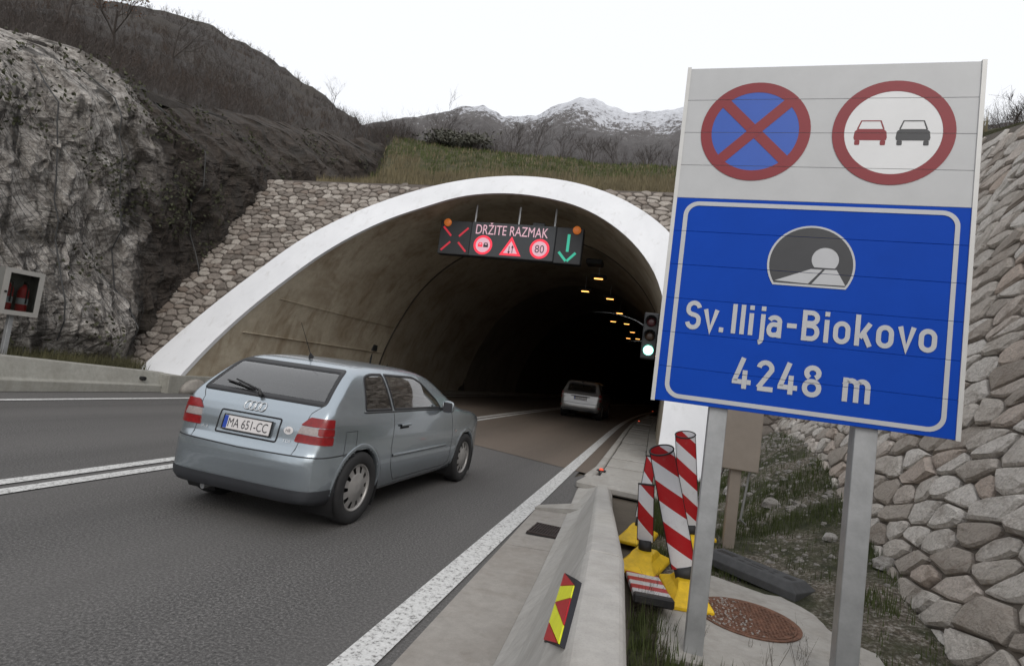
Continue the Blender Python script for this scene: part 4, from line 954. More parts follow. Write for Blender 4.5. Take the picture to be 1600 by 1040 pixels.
# ================================================================== fire extinguisher cabinet on the left
fc = empty('extinguisher_cabinet', (-11.62, 7.72, .38)); tag(fc, 'grey fire extinguisher cabinet with glass door standing left behind the barrier', 'cabinet')
M_cabg = plain('cabinet_grey', (.20, .20, .19), .5, .1, .08)
zb, zt = .95, 1.80
mb = MB(); mb.box(-.30, .0, -.33, -.30, zb, zt).box(-.30, .0, .30, .33, zb, zt).box(-.30, .0, -.2995, .2995, zb, zb+.03).box(-.30, .0, -.2995, .2995, zt-.03, zt).box(-.33, -.3005, -.33, .33, zb, zt); mb.build('housing', M_cabg, fc)
mb = MB(); mb.box(.002, .03, -.335, -.25, zb-.005, zt+.005).box(.002, .03, .25, .335, zb-.005, zt+.005).box(.002, .03, -.2495, .2495, zb-.005, zb+.08).box(.002, .03, -.2495, .2495, zt-.08, zt+.005); mb.build('door_frame', plain('door_frame_grey', (.33, .32, .30), .5, .1, .06), fc)
def glass_mat(name, tint, refl=1.0, rough=.02):
    m, nt, b = mat_new(name); nt.nodes.remove(b); tr = N(nt, 'ShaderNodeBsdfTransparent'); tr.inputs[0].default_value = (*tint, 1)
    gl = N(nt, 'ShaderNodeBsdfGlossy'); gl.inputs['Roughness'].default_value = rough; fr = N(nt, 'ShaderNodeFresnel'); fr.inputs[0].default_value = 1.5
    mx = N(nt, 'ShaderNodeMixShader'); nt.links.new(mathn(nt, 'MULTIPLY', fr.outputs[0], refl, True), mx.inputs[0]); nt.links.new(tr.outputs[0], mx.inputs[1]); nt.links.new(gl.outputs[0], mx.inputs[2]); nt.links.new(mx.outputs[0], nt.nodes['Material Output'].inputs[0]); return m
M_glass = glass_mat('clear_glass', (.75, .78, .78), .7)
MB().box(.012, .016, -.25, .25, zb+.08, zt-.08).build('pane', M_glass, fc)
MB().tube([(.031, -.29, 1.36), (.055, -.29, 1.36)], .02, 8).build('handle', M_black, fc)
bevel_obj(MB().box(-.19, -.11, -.05, .03, -.05, zb).build('post', M_steel, fc), .004, 1)
M_ext = plain('extinguisher_red', (.45, .012, .015), .35, 0, .08)
for k, (y, lab) in enumerate(((-.14, 'red fire extinguisher at the left inside the glazed cabinet'), (.13, 'red fire extinguisher at the right inside the glazed cabinet'))):
    ex = empty('fire_extinguisher', (-11.62-.15, 7.72+y, .38+zb+.032)); tag(ex, lab, 'fire extinguisher', 'extinguishers in the cabinet')
    prof = [(.0, 0), (.085, 0), (.09, .02), (.09, .42), (.075, .49), (.03, .53), (.025, .56)]
    mb = MB(); mb.loft([[(r*math.cos(a), r*math.sin(a), z) for a in np.linspace(0, 6.283, 16, endpoint=False)] for r, z in prof[1:]]); mb.build('cylinder', M_ext, ex, True)
    mb = MB(); mb.loft([[(r*math.cos(a), r*math.sin(a), z) for a in np.linspace(0, 6.283, 16, endpoint=False)] for r, z in ((.0915, .18), (.0915, .30))], True, False); mb.build('label_band', M_signw, ex, True)
    MB().box(-.02, .03, -.015, .015, .56, .62).tube([(.02, 0, .6), (.10, 0, .56), (.10, 0, .2)], .012, 6).build('valve', M_black, ex)
# ================================================================== cars: body surfaces from side, plan and section outlines
class Sdf2:
    def __init__(s, poly, smooth=140, res=.012, pad=.35):
        P = catmull(list(poly)+[poly[0]], smooth)[:-1] if smooth else np.array(poly, float)
        lo = P.min(0)-pad; hi = P.max(0)+pad; nx, ny = (np.ceil((hi-lo)/res)).astype(int)+1
        gx = lo[0]+res*np.arange(nx); gy = lo[1]+res*np.arange(ny); X, Y = np.meshgrid(gx, gy, indexing='ij')
        d2 = np.full(X.shape, 1e9); ins = np.zeros(X.shape, bool); n = len(P)
        for i in range(n):
            a, b = P[i], P[(i+1) % n]; e = b-a; wx, wy = X-a[0], Y-a[1]; t = np.clip((wx*e[0]+wy*e[1])/max(e@e, 1e-12), 0, 1)
            d2 = np.minimum(d2, (wx-e[0]*t)**2+(wy-e[1]*t)**2)
            c = ((a[1] <= Y) & (b[1] > Y)) | ((b[1] <= Y) & (a[1] > Y))
            xi = a[0]+(Y-a[1])*(e[0]/(e[1] if abs(e[1]) > 1e-12 else 1e-12)); ins ^= c & (X < xi)
        s.g = np.sqrt(d2)*np.where(ins, -1, 1); s.lo = lo; s.res = res; s.sh = np.array(s.g.shape)
    def __call__(s, x, y):
        u = np.clip((x-s.lo[0])/s.res, 0, s.sh[0]-1.001); v = np.clip((y-s.lo[1])/s.res, 0, s.sh[1]-1.001)
        i = u.astype(int); j = v.astype(int); a = u-i; b = v-j; g = s.g
        return g[i, j]*(1-a)*(1-b)+g[i+1, j]*a*(1-b)+g[i, j+1]*(1-a)*b+g[i+1, j+1]*a*b
def smax(a, b, k): h = np.maximum(k-np.abs(a-b), 0)/k; return np.maximum(a, b)+h*h*k*.25
class CarShape:
    def __init__(s, side, plan, sect, kr=(.07, .07, .06), taper=None):
        s.side = Sdf2(side); s.plan = Sdf2(plan+[(x, -y) for x, y in reversed(plan)]); s.sect = Sdf2(sect+[(-y, z) for y, z in reversed(sect)]); s.k = kr; s.taper = taper
    def __call__(s, P):
        x, y, z = P[..., 0], P[..., 1], P[..., 2]
        if s.taper: y = y*(1+s.taper(x, z))
        d = smax(s.side(x, z), s.sect(y, z), s.k[0]); return smax(d, s.plan(x, y), s.k[1])
    def march(s, O, D, steps=70):
        t = np.zeros(O.shape[0])
        for i in range(steps): t = t+.85*np.clip(s(O+D*t[:, None]), -.5, .5)
        return O+D*t[:, None]
    def out(s, O, D, tmax=3.2):      # from inside outwards, bisection
        a = np.zeros(len(O)); b = np.full(len(O), tmax)
        for i in range(26):
            m_ = (a+b)/2; ins = s(O+D*m_[:, None]) < 0; a = np.where(ins, m_, a); b = np.where(ins, b, m_)
        return O+D*((a+b)/2)[:, None]
    def normal(s, P, e=.006):
        n = np.stack([s(P+np.eye(3)[k]*e)-s(P-np.eye(3)[k]*e) for k in range(3)], -1); return n/np.maximum(np.linalg.norm(n, axis=-1, keepdims=True), 1e-9)
    def body(s, x0, x1, zc, nth, ncap, nmid, remove):
        ph = np.r_[np.linspace(.004, math.pi/2, ncap, endpoint=False), np.full(nmid, math.pi/2), np.linspace(math.pi/2, math.pi-.004, ncap+1)[1:]]
        xo = np.r_[np.full(ncap, x0), np.linspace(x0, x1, nmid), np.full(ncap, x1)]; th = np.linspace(0, 2*math.pi, nth, endpoint=False)
        PH, TH = np.meshgrid(ph, th, indexing='ij'); XO = np.repeat(xo[:, None], nth, 1)
        D = np.stack([-np.cos(PH), np.sin(PH)*np.cos(TH), np.sin(PH)*np.sin(TH)], -1).reshape(-1, 3); O = np.stack([XO, XO*0, XO*0+zc], -1).reshape(-1, 3)
        P = s.out(O, D); n1 = len(ph); idx = np.arange(n1*nth).reshape(n1, nth); j2 = np.roll(idx, -1, 1)
        F = np.stack([idx[:-1], j2[:-1], j2[1:], idx[1:]], -1).reshape(-1, 4); C = P[F].mean(1); keep = ~remove(C)
        return P, F[keep]
def resample(poly, step):
    P = np.array(poly, float); o = []
    for i in range(len(P)):
        a, b = P[i], P[(i+1) % len(P)]; n = max(1, int(np.linalg.norm(b-a)/step)); o += [tuple(a+(b-a)*k/n) for k in range(n)]
    return o
def round_poly(poly, r, n=5):
    o = []; k = len(poly)
    for i in range(k):
        p, a, b = (np.array(poly[j % k], float) for j in (i, i-1, i+1)); rr = r[i] if isinstance(r, (list, tuple)) else r
        u = (a-p)/np.linalg.norm(a-p); v = (b-p)/np.linalg.norm(b-p); q = min(rr, .45*np.linalg.norm(a-p), .45*np.linalg.norm(b-p)); s0, s1 = p+u*q, p+v*q
        for t in np.linspace(0, 1, n): o.append(tuple((1-t)**2*s0+2*t*(1-t)*p+t*t*s1))
    return o
def inset(poly, d):
    P = np.array(poly, float); n = len(P); A = .5*sum(P[i-1][0]*P[i][1]-P[i][0]*P[i-1][1] for i in range(n)); sg_ = 1 if A > 0 else -1; o = []
    for i in range(n):
        t = P[(i+1) % n]-P[i-1]; t /= max(np.linalg.norm(t), 1e-9); o.append(tuple(P[i]+sg_*d*np.array([-t[1], t[0]])))
    return o
def pip(poly, p):
    c = False; n = len(poly)
    for i in range(n):
        (x1, y1), (x2, y2) = poly[i-1], poly[i]
        if (y1 > p[1]) != (y2 > p[1]) and p[0] < (x2-x1)*(p[1]-y1)/(y2-y1)+x1: c = not c
    return c
def pip_np(poly, x, y):
    c = np.zeros(x.shape, bool); n = len(poly)
    for i in range(n):
        (x1, y1), (x2, y2) = poly[i-1], poly[i]
        if abs(y2-y1) < 1e-12: continue
        c ^= ((y1 > y) != (y2 > y)) & (x < (x2-x1)*(y-y1)/(y2-y1)+x1)
    return c
# projections: 2D patch coordinates -> rays (origin, direction)
def ray_side(sgn):      # (x,z) from the side; sgn -1 right, +1 left
    return lambda P: (np.stack([P[:, 0], np.full(len(P), 1.6*sgn), P[:, 1]], -1), np.tile([0., -sgn, 0.], (len(P), 1)))
def ray_rear(P): return np.stack([np.full(len(P), -1.0), P[:, 0], P[:, 1]], -1), np.tile([1., 0, 0], (len(P), 1))
def ray_front(P): return np.stack([np.full(len(P), 5.4), P[:, 0], P[:, 1]], -1), np.tile([-1., 0, 0], (len(P), 1))
def ray_top(P): return np.stack([P[:, 0], P[:, 1], np.full(len(P), 2.4)], -1), np.tile([0., 0, -1], (len(P), 1))
def ray_wrap(cx):       # (angle, z): radial around a vertical axis, angle 0 = straight back, positive = left
    return lambda P: (np.stack([cx-2*np.cos(P[:, 0]), 2*np.sin(P[:, 0]), P[:, 1]], -1), np.stack([np.cos(P[:, 0]), -np.sin(P[:, 0]), P[:, 0]*0], -1))
def patch(S, outline, rays, off, mat, name, parent, step=.03, skirt=.012, fill=True, su=1.0):
    b = resample([(u*su, v) for u, v in outline], step); lo = np.min(b, 0); hi = np.max(b, 0); ins = []
    inn_ = inset(b, step*.45)
    for u in np.arange(lo[0]+step/2, hi[0], step):
        for v in np.arange(lo[1]+step/2, hi[1], step):
            if pip(inn_, (u, v)): ins.append((u, v))
    nb = len(b); res = geometry.delaunay_2d_cdt([Vector(p) for p in b+ins], [(i, (i+1) % nb) for i in range(nb)], [], 1, 1e-6)
    V2 = np.array([tuple(p) for p in res[0]]); F = [tuple(f) for f in res[2]]; V2[:, 0] /= su
    O, D = rays(V2); P = S.march(O, D); Nn = S.normal(P); Q = P+Nn*off; n = len(Q); vs = list(Q)
    edges = {}
    for f in F:
        for i in range(len(f)):
            a, c = f[i], f[(i+1) % len(f)]; edges[(a, c)] = edges.get((a, c), 0)+1
    bd = [(a, c) for (a, c) in edges if (c, a) not in edges]; mp = {}
    for a, c in bd:
        for k in (a, c):
            if k not in mp: mp[k] = len(vs); vs.append(P[k]-Nn[k]*skirt)
    F2 = F+[(c, a, mp[a], mp[c]) for a, c in bd]
    o = mesh_obj(name, vs, F2, mat, parent, True); NV = [tuple(q) for q in Nn]+[tuple(Nn[k]) for k in mp]
    bm = bmesh.new(); bm.from_mesh(o.data); bmesh.ops.recalc_face_normals(bm, faces=bm.faces[:])
    c_ = Vector(np.mean(Q, 0)); nn = Vector(np.mean(Nn, 0))
    if sum((f.normal.dot(nn)) for f in bm.faces) < 0: bmesh.ops.reverse_faces(bm, faces=bm.faces[:])
    bm.to_mesh(o.data); bm.free(); o.data.normals_split_custom_set_from_vertices(NV); return o
def ring_patch(S, outer, d, rays, off, mat, name, parent, step=.03, lift=.0, su=1.0):
    a = resample([(u*su, v) for u, v in outer], step); b = inset(a, d*.5); c = inset(a, d); n = len(a); vs = []
    for L, o_ in ((inset(a, -.001), -.012), (a, off), (b, off+lift), (c, off), (inset(a, d+.001), -.012)):
        V2 = np.array(L); V2[:, 0] /= su; O, D = rays(V2); P = S.march(O, D); vs += list(P+S.normal(P)*o_)
    fs = [(k*n+i, k*n+(i+1) % n, (k+1)*n+(i+1) % n, (k+1)*n+i) for k in range(4) for i in range(n)]
    o = mesh_obj(name, vs, fs, mat, parent, True); return o
def ribbon(S, line, w, rays, off, mat, name, parent, step=.03, su=1.0):
    L = []
    for i in range(len(line)-1):
        a, b = np.array(line[i]), np.array(line[i+1]); n = max(1, int(np.hypot((b[0]-a[0])*su, b[1]-a[1])/step)); L += [tuple(a+(b-a)*k/n) for k in range(n)]
    L.append(line[-1]); P = np.array(L); t = np.gradient(P, axis=0); t[:, 0] *= su; t /= np.maximum(np.linalg.norm(t, axis=1)[:, None], 1e-9); nn = np.stack([-t[:, 1]/su, t[:, 0]], -1); vs = []
    for s_, o_ in ((-1, -.004), (-1, off), (1, off), (1, -.004)):
        O, D = rays(P+nn*s_*w/2); Q = S.march(O, D); vs += list(Q+S.normal(Q)*o_)
    n = len(P); fs = [(k*n+i, k*n+i+1, (k+1)*n+i+1, (k+1)*n+i) for k in range(3) for i in range(n-1)]
    return mesh_obj(name, vs, fs, mat, parent, True)
def car_paint(name, col, metal=.55):
    m, nt, b = mat_new(name); c = objco(nt); n = noise_tex(nt, c, 3, 4, .6); n2 = noise_tex(nt, c, 900, 1, .5)
    sep = N(nt, 'ShaderNodeSeparateXYZ'); nt.links.new(c, sep.inputs[0])
    base = ramp(nt, n2, [(.3, tuple(x*.88 for x in col)), (.7, tuple(x*1.1 for x in col))])
    # road grime on the lower panels
    low = mathn(nt, 'MULTIPLY', mathn(nt, 'SUBTRACT', .62, sep.outputs['Z']), 1.1, True); g_ = mathn(nt, 'MULTIPLY', low, n)
    base = mixc(nt, g_, base, (.10, .095, .09))
    geo = N(nt, 'ShaderNodeNewGeometry'); inner = N(nt, 'ShaderNodeBsdfDiffuse'); inner.inputs[0].default_value = (.03, .03, .032, 1)
    nt.links.new(base, b.inputs['Base Color']); b.inputs['Metallic'].default_value = metal; b.inputs['Roughness'].default_value = .27
    b.inputs['Coat Weight'].default_value = .7; b.inputs['Coat Roughness'].default_value = .05
    mx = N(nt, 'ShaderNodeMixShader'); nt.links.new(geo.outputs['Backfacing'], mx.inputs[0]); nt.links.new(b.outputs[0], mx.inputs[1]); nt.links.new(inner.outputs[0], mx.inputs[2]); nt.links.new(mx.outputs[0], nt.nodes['Material Output'].inputs[0]); return m
M_lightblue = car_paint('light_blue_metallic', (.37, .42, .46), .8); M_silver = car_paint('silver_metallic', (.30, .295, .29))
M_rub2 = plain('window_rubber', (.014, .014, .016), .45, 0, .1); M_trim = plain('dark_bumper_plastic', (.03, .032, .037), .6, 0, .15)
M_cglass = glass_mat('car_glass', (.72, .78, .78), 3.4, .02); M_cabin = plain('cabin_fabric', (.03, .03, .032), .9, 0, .2)
M_lred = plain('tail_lamp_red', (.21, .004, .006), .3, 0, .25, 40, coat=.25); M_lclear = plain('tail_lamp_clear', (.34, .29, .28), .3, .2, .15, 40, coat=.3)
M_chrome = plain('chrome', (.62, .63, .64), .18, .9, .05); M_alloy = plain('wheel_silver', (.36, .35, .34), .42, .5, .12)
M_plate = plain('number_plate_white', (.62, .60, .60), .4, 0, .04); M_plblue = plain('plate_blue', (.02, .06, .35), .4, 0, .04); M_pltxt = plain('plate_black', (.03, .03, .035), .5, 0, .04)
M_seam = plain('panel_gap', (.03, .033, .037), .7)
def wheel(parent, x, y, r, w, side, name='wheel'):      # side +1: outer face towards +y
    root = empty(name, (x, y, r)); root.parent = parent; n = 40
    cs = [(math.cos(a), math.sin(a)) for a in np.linspace(0, 2*math.pi, n, endpoint=False)]; s = side
    prof = [(r*.66, -w/2), (r*.93, -w/2), (r*.985, -w/2+.02), (r, -w/2+.045), (r, w/2-.045), (r*.985, w/2-.02), (r*.93, w/2-.002), (r*.70, w/2), (r*.66, w/2-.02)]
    MB().loft([[(c*q, s*yy, d*q) for c, d in cs] for q, yy in prof], True, False).build('tyre', M_rubber, root, True)
    mb = MB(); mb.loft([[(c*q, s*yy, d*q) for c, d in cs] for q, yy in ((r*.675, -w*.3), (r*.675, w/2-.03), (r*.64, w/2-.012), (r*.61, w/2-.02), (r*.60, w/2-.035))], True, False); mb.build('rim', M_alloy, root, True)
    MB().loft([[(c*q, s*(w/2-.075), d*q) for c, d in cs] for q in (r*.62, .001)], True, False).build('brake_shadow', M_black, root)
    # wheel disc with ten round-ended openings
    nh = 10; vs = []; fs = []
    def pt(q, a, yy): return (q*math.cos(a), s*yy, q*math.sin(a))
    mb = MB()
    for k in range(nh):
        a0 = 2*math.pi*k/nh; hw = .095
        for (q0, q1, y0, y1) in ((r*.40, r*.60, w/2-.022, w/2-.035),):
            a = [a0+hw+(2*math.pi/nh-2*hw)*t for t in (0, .5, 1)]
            mb.add([pt(q0, a[0], y0), pt(q0, a[1], y0), pt(q0, a[2], y0), pt(q1, a[0]+.03, y1), pt(q1, a[1], y1), pt(q1, a[2]-.03, y1)], [(0, 1, 4, 3), (1, 2, 5, 4)])
    mb.build('spoke_disc', M_alloy, root)
    MB().loft([[pt(r*q, a, yy) for a in np.linspace(0, 2*math.pi, n, endpoint=False)] for q, yy in ((.40, w/2-.022), (.36, w/2-.012), (.20, w/2-.010), (.18, w/2-.006), (.10, w/2-.004), (.002, w/2-.004))], True, False).build('hub', M_alloy, root, True)
    MB().loft([[pt(r*q, a, yy) for a in np.linspace(0, 2*math.pi, n, endpoint=False)] for q, yy in ((.635, w/2-.034), (.59, w/2-.030), (.58, w/2-.036))], True, False).build('rim_lip', M_alloy, root, True)
    return root
def build_car(root, S, spec):
    """spec holds outlines of windows, lamps, arches; every patch lies on the body surface"""
    wx = spec['wheels']; ra = spec['arch']; holes = []
    rear_w, wind = spec['rear_window'], spec['windscreen']; sides = spec['side_windows']
    rin = inset(resample(rear_w, .03), .018); win = inset(resample(wind, .03), .02); sin = [inset(resample(p, .03), .016) for p in sides]
    def remove(C):
        x, y, z = C[:, 0], C[:, 1], C[:, 2]; k = np.zeros(len(C), bool)
        for w_ in wx: k |= (np.hypot(x-w_, z-spec['wr']) < ra-.012) & (np.abs(y) > .5)
        for p in sin: k |= pip_np(p, x, z) & (np.abs(y) > .45)
        k |= pip_np(rin, y, z) & (x < spec['xmid']) & (z > spec['belt']-.03)
        k |= pip_np(win, y, z) & (x > spec['xmid']) & (z > spec['belt']-.05)
        return k
    P, F = S.body(*spec['body'], remove); o = mesh_obj('body', P, F, spec['paint'], root, True)
    bm = bmesh.new(); bm.from_mesh(o.data); bmesh.ops.recalc_face_normals(bm, faces=bm.faces[:])
    f0 = max(bm.faces, key=lambda f: f.calc_center_median().z)
    if f0.normal.z < 0: bmesh.ops.reverse_faces(bm, faces=bm.faces[:])
    bm.to_mesh(o.data); bm.free(); o.data.normals_split_custom_set_from_vertices([tuple(q) for q in S.normal(P)])
    def window(poly, rays, name, frit):
        g_ = patch(S, inset(resample(poly, .03), frit*.5), rays, .001, M_cglass, name, root, .05, .0)
        ring_patch(S, poly, frit, rays, .003, M_rub2, 'seal', g_)
        return g_
    window(rear_w, ray_rear, 'rear_window', spec.get('frit', .05)); window(wind, ray_front, 'windscreen', .05)
    for sgn in (-1, 1):
        for p in sides: window(p, ray_side(sgn), 'side_window', .022)
        for w_ in wx:
            a = [R(t) for t in np.linspace(-6, 186, 40)]; rs = ray_side(sgn); vs = []
            for q, off in ((ra+.028, -.002), (ra+.022, .006), (ra-.004, .007), (ra-.016, -.004), (ra-.018, -.05)):
                V = np.array([(w_+q*math.cos(t), spec['wr']+q*math.sin(t)) for t in a]); V[:, 1] = np.maximum(V[:, 1], spec['sill']+.015); O, D = rs(V); Q = S.march(O, D); Q[:, 1] = np.where(np.abs(Q[:, 1]) < .5, sgn*spec['hw'], Q[:, 1]); vs += list(Q+np.array([0, sgn*off, 0]))
            n = len(a); mesh_obj('wheel_arch', vs, [(k*n+i, k*n+i+1, (k+1)*n+i+1, (k+1)*n+i) for k in range(4) for i in range(n-1)], spec['paint'], root, True)
            vs = []
            for yy in (.50, spec['hw']-.03): vs += [(w_+(ra)*math.cos(R(t)), sgn*yy, spec['wr']+ra*math.sin(R(t))) for t in np.linspace(-35, 215, 30)]
            fs = [(i, i+1, 30+i+1, 30+i) for i in range(29)]+[tuple(range(30))]; mesh_obj('wheel_well', vs, fs, M_black, root, True)
            wheel(root, w_, sgn*(spec['hw']-.016-spec['ww']/2), spec['wr'], spec['ww'], sgn)
    return o
# ------------------------------------------------------------------ light blue three-door hatchback
side = [(.18, .235), (.135, .30), (.12, .42), (.12, .555), (.145, .61), (.19, .64), (.235, .80), (.285, .93), (.35, 1.00), (.52, 1.16), (.665, 1.272), (.77, 1.318), (.98, 1.358), (1.3, 1.385), (1.7, 1.378), (2.05, 1.34), (2.3, 1.275), (2.65, 1.115), (2.95, .98), (3.1, .94), (3.5, .885), (3.85, .80), (4.03, .71), (4.12, .60), (4.15, .46), (4.12, .30), (4.03, .215), (3.5, .19), (2.0, .185), (.7, .19)]
plan = [(.0, 0), (.0, .35), (.015, .52), (.05, .66), (.12, .76), (.25, .815), (.5, .848), (.85, .864), (1.5, .868), (2.5, .868), (3.2, .862), (3.6, .835), (3.85, .77), (4.02, .66), (4.11, .48), (4.15, .22), (4.15, 0)]
sect = [(0, .185), (.55, .185), (.76, .20), (.81, .26), (.848, .36), (.865, .50), (.868, .62), (.862, .76), (.84, .875), (.815, .925), (.795, .96), (.75, 1.08), (.695, 1.20), (.645, 1.28), (.59, 1.325), (.49, 1.36), (.3, 1.38), (0, 1.388)]
def tap(x, z):
    a = np.clip((z-.92)/.45, 0, 1)*np.clip((1.15-x)/1.0, 0, 1); b = np.clip((z-.92)/.4, 0, 1)*np.clip((x-2.0)/1.0, 0, 1); return .04*a+.08*b
def comp(L): return [(x+.12*(1-x/.775) if x < .775 else x, z) for x, z in L]
plan = comp(plan)
A3 = CarShape(side, plan, sect, (.06, .085, .06), tap)
car = empty('hatchback_car', (-3.15, 3.68, 0), (0, 0, R(90)-.035)); car.scale = (1, .895, 1); tag(car, 'light blue three-door hatchback car driving towards the tunnel', 'car')
rwin = round_poly([(-.70, .985), (.70, .985), (.60, 1.292), (-.60, 1.292)], [.06, .06, .05, .05])
wscr = round_poly([(-.68, .985), (.68, .985), (.55, 1.29), (-.55, 1.29)], .07)
q_win = round_poly([(.80, .955), (1.29, .955), (1.21, 1.29), (1.00, 1.285), (.86, 1.255)], [.04, .02, .02, .06, .06])
d_win = round_poly([(1.325, .955), (2.46, .955), (2.36, 1.05), (2.02, 1.235), (1.86, 1.285), (1.245, 1.29)], [.02, .03, .05, .12, .06, .02])
spec = dict(wheels=(.775, 3.285), wr=.308, ww=.195, arch=.352, hw=.868, sill=.19, belt=.95, xmid=1.7, rear_window=rwin, windscreen=wscr, side_windows=[q_win, d_win], body=(.72, 3.4, .66, 230, 90, 120), paint=M_lightblue, frit=.04)
build_car(car, A3, spec)
W9 = ray_wrap(.95)
# dark lower bumper, bumper joint, tailgate gaps
patch(A3, round_poly([(-1.05, .225), (1.05, .225), (1.05, .345), (-1.05, .345)], .03), W9, .006, M_trim, 'lower_bumper', car, .035, .012, True, .9)
ribbon(A3, [(-1.12, .615), (-.9, .605), (0, .59), (.9, .605), (1.12, .615)], .010, W9, .0015, M_seam, 'bumper_gap', car, .03, .9)
for s in (-1, 1):
    ribbon(A3, [(s*.55, .60), (s*.56, .66), (s*.60, .93), (s*.66, .985)], .005, ray_rear, .0015, M_seam, 'tailgate_gap', car)
    RS = ray_side(s)
    ribbon(A3, [(1.30, .95), (1.285, .60), (1.33, .42), (1.40, .33), (1.45, .285), (2.72, .285), (2.80, .33), (2.80, .62), (2.72, .93)], .007, RS, .0012, M_seam, 'door_gap', car)
    ribbon(A3, [(1.33, .53), (2.62, .53)], .028, RS, .010, M_lightblue, 'side_moulding', car); ribbon(A3, [(.78, .945), (2.50, .945)], .012, RS, .006, M_rub2, 'waist_seal', car)
    hd = ribbon(A3, [(1.42, .80), (1.60, .805)], .045, RS, .003, M_seam, 'handle_recess', car); ribbon(A3, [(1.41, .812), (1.61, .817)], .022, RS, .028, M_lightblue, 'door_handle', car)
    patch(A3, round_poly([(2.86, .665), (2.92, .665), (2.92, .69), (2.86, .69)], .01), RS, .006, M_lclear, 'side_indicator', car, .02)
    ribbon(A3, [(1.15, .215), (2.90, .215)], .055, RS, .004, M_trim, 'sill_trim', car)
    # tail lamp: red / clear / red, wrapped around the corner
    zz = [.665, .735, .845, .925]
    def lamp(a0, a1, z0, z1, mat, nm, inner=0): return patch(A3, [(s*p, q) for p, q in round_poly([(a0, z0), (a1, z0), (a1, z1), (a0+inner, z1)], .012)][::s], W9, .010, mat, nm, car, .025, .014, True, .9)
    lamp(.62, .93, .70, .765, M_lred, 'tail_lamp', .02); lamp(.64, .80, .769, .828, M_lclear, 'tail_lamp_reverse', .03); lamp(.804, .93, .769, .828, M_lred, 'tail_lamp'); lamp(.66, .925, .832, .90, M_lred, 'tail_lamp', .08)
ribbon(A3, [(.50, .60), (.50, .80), (.66, .80), (.66, .60), (.50, .60)], .006, ray_side(-1), .0012, M_seam, 'fuel_flap_gap', car)
# number plate niche, plate with blue band and characters
patch(A3, round_poly([(-.33, .675), (.33, .675), (.33, .845), (-.33, .845)], .02), ray_rear, .001, M_lightblue, 'plate_niche', car, .03, .0)
ring_patch(A3, round_poly([(-.34, .665), (.34, .665), (.34, .855), (-.34, .855)], .025), .012, ray_rear, .004, M_seam if False else M_lightblue, 'niche_edge', car, .03, .002)
def plate(root, S, z, text, w=.52, h=.11, tilt=0.0, x=None):
    x = float(S.march(*ray_rear(np.array([[0., z]])))[0][0])-.012 if x is None else x
    pl_ = empty('number_plate', (x, 0, z), (0, tilt, 0)); pl_.parent = root
    bevel_obj(MB().box(-.006, .004, -w/2, w/2, -h/2, h/2).build('plate_sheet', M_plate, pl_), .003, 1)
    MB().box(-.0075, -.0062, w/2-.045, w/2-.004, -h/2+.004, h/2-.004).build('country_band', M_plblue, pl_)
    fr_ = MB(); fr_.box(-.009, .003, -w/2-.008, -w/2-.0005, -h/2-.008, h/2+.008).box(-.009, .003, w/2+.0005, w/2+.008, -h/2-.008, h/2+.008).box(-.009, .003, -w/2, w/2, h/2+.0005, h/2+.008).box(-.009, .003, -w/2, w/2, -h/2-.008, -h/2-.0005); fr_.build('plate_frame', M_black, pl_)
    me = text_mesh(text, .105); vs = [v.co.copy() for v in me.vertices]; x0 = min(v.x for v in vs); x1 = max(v.x for v in vs); sc = (w-.085)/(x1-x0); z0 = min(v.y for v in vs)
    for v in me.vertices: u = (v.co.x-x0)*sc; zz_ = v.co.y-z0; v.co = (-.0072, w/2-.055-u, -h/2+.018+zz_*.98)
    me.materials.clear(); me.materials.append(M_pltxt); o = bpy.data.objects.new('plate_characters', me); COL.objects.link(o); o.parent = pl_
    return pl_
plate(car, A3, .76, 'MA 651-CC', tilt=R(10))
# four-ring emblem, country oval, lettering block, lock
for k in range(4):
    cy_ = .082-.0547*k; ring = [(cy_+.036*math.cos(a), .915+.034*math.sin(a)) for a in np.linspace(0, 2*math.pi, 25)]; O, D = ray_rear(np.array(ring)); Q = A3.march(O, D); Q[:, 0] -= .004+.002*(k % 2)
    MB().tube([tuple(p) for p in Q], .0055, 6, False).build('emblem_ring', M_chrome, car, True)
patch(A3, [( -.435+.048*math.cos(a), .775+.030*math.sin(a)) for a in np.linspace(0, 2*math.pi, 20, endpoint=False)], ray_rear, .003, M_plate, 'country_oval', car, .02, .004)
def rear_text(txt, y0, y1, z0, h, mat, name):
    me = text_mesh(txt, 1); xs = [v.co.x for v in me.vertices]; ys = [v.co.y for v in me.vertices]; x0, x1, b0, b1 = min(xs), max(xs), min(ys), max(ys); V = np.array([(y0+(v.co.x-x0)/(x1-x0)*(y1-y0), z0+(v.co.y-b0)/(b1-b0)*h) for v in me.vertices]); O, D = ray_rear(V); Q = A3.march(O, D)
    for v, q in zip(me.vertices, Q): v.co = (q[0]-.005, q[1], q[2])
    me.materials.clear(); me.materials.append(mat); o = bpy.data.objects.new(name, me); COL.objects.link(o); o.parent = car
rear_text('HR', -.41, -.46, .762, .026, M_pltxt, 'country_letters'); rear_text('TDI', -.40, -.48, .685, .022, M_chrome, 'badge_letters'); rear_text('A3', .50, .43, .685, .024, M_chrome, 'badge_letters')
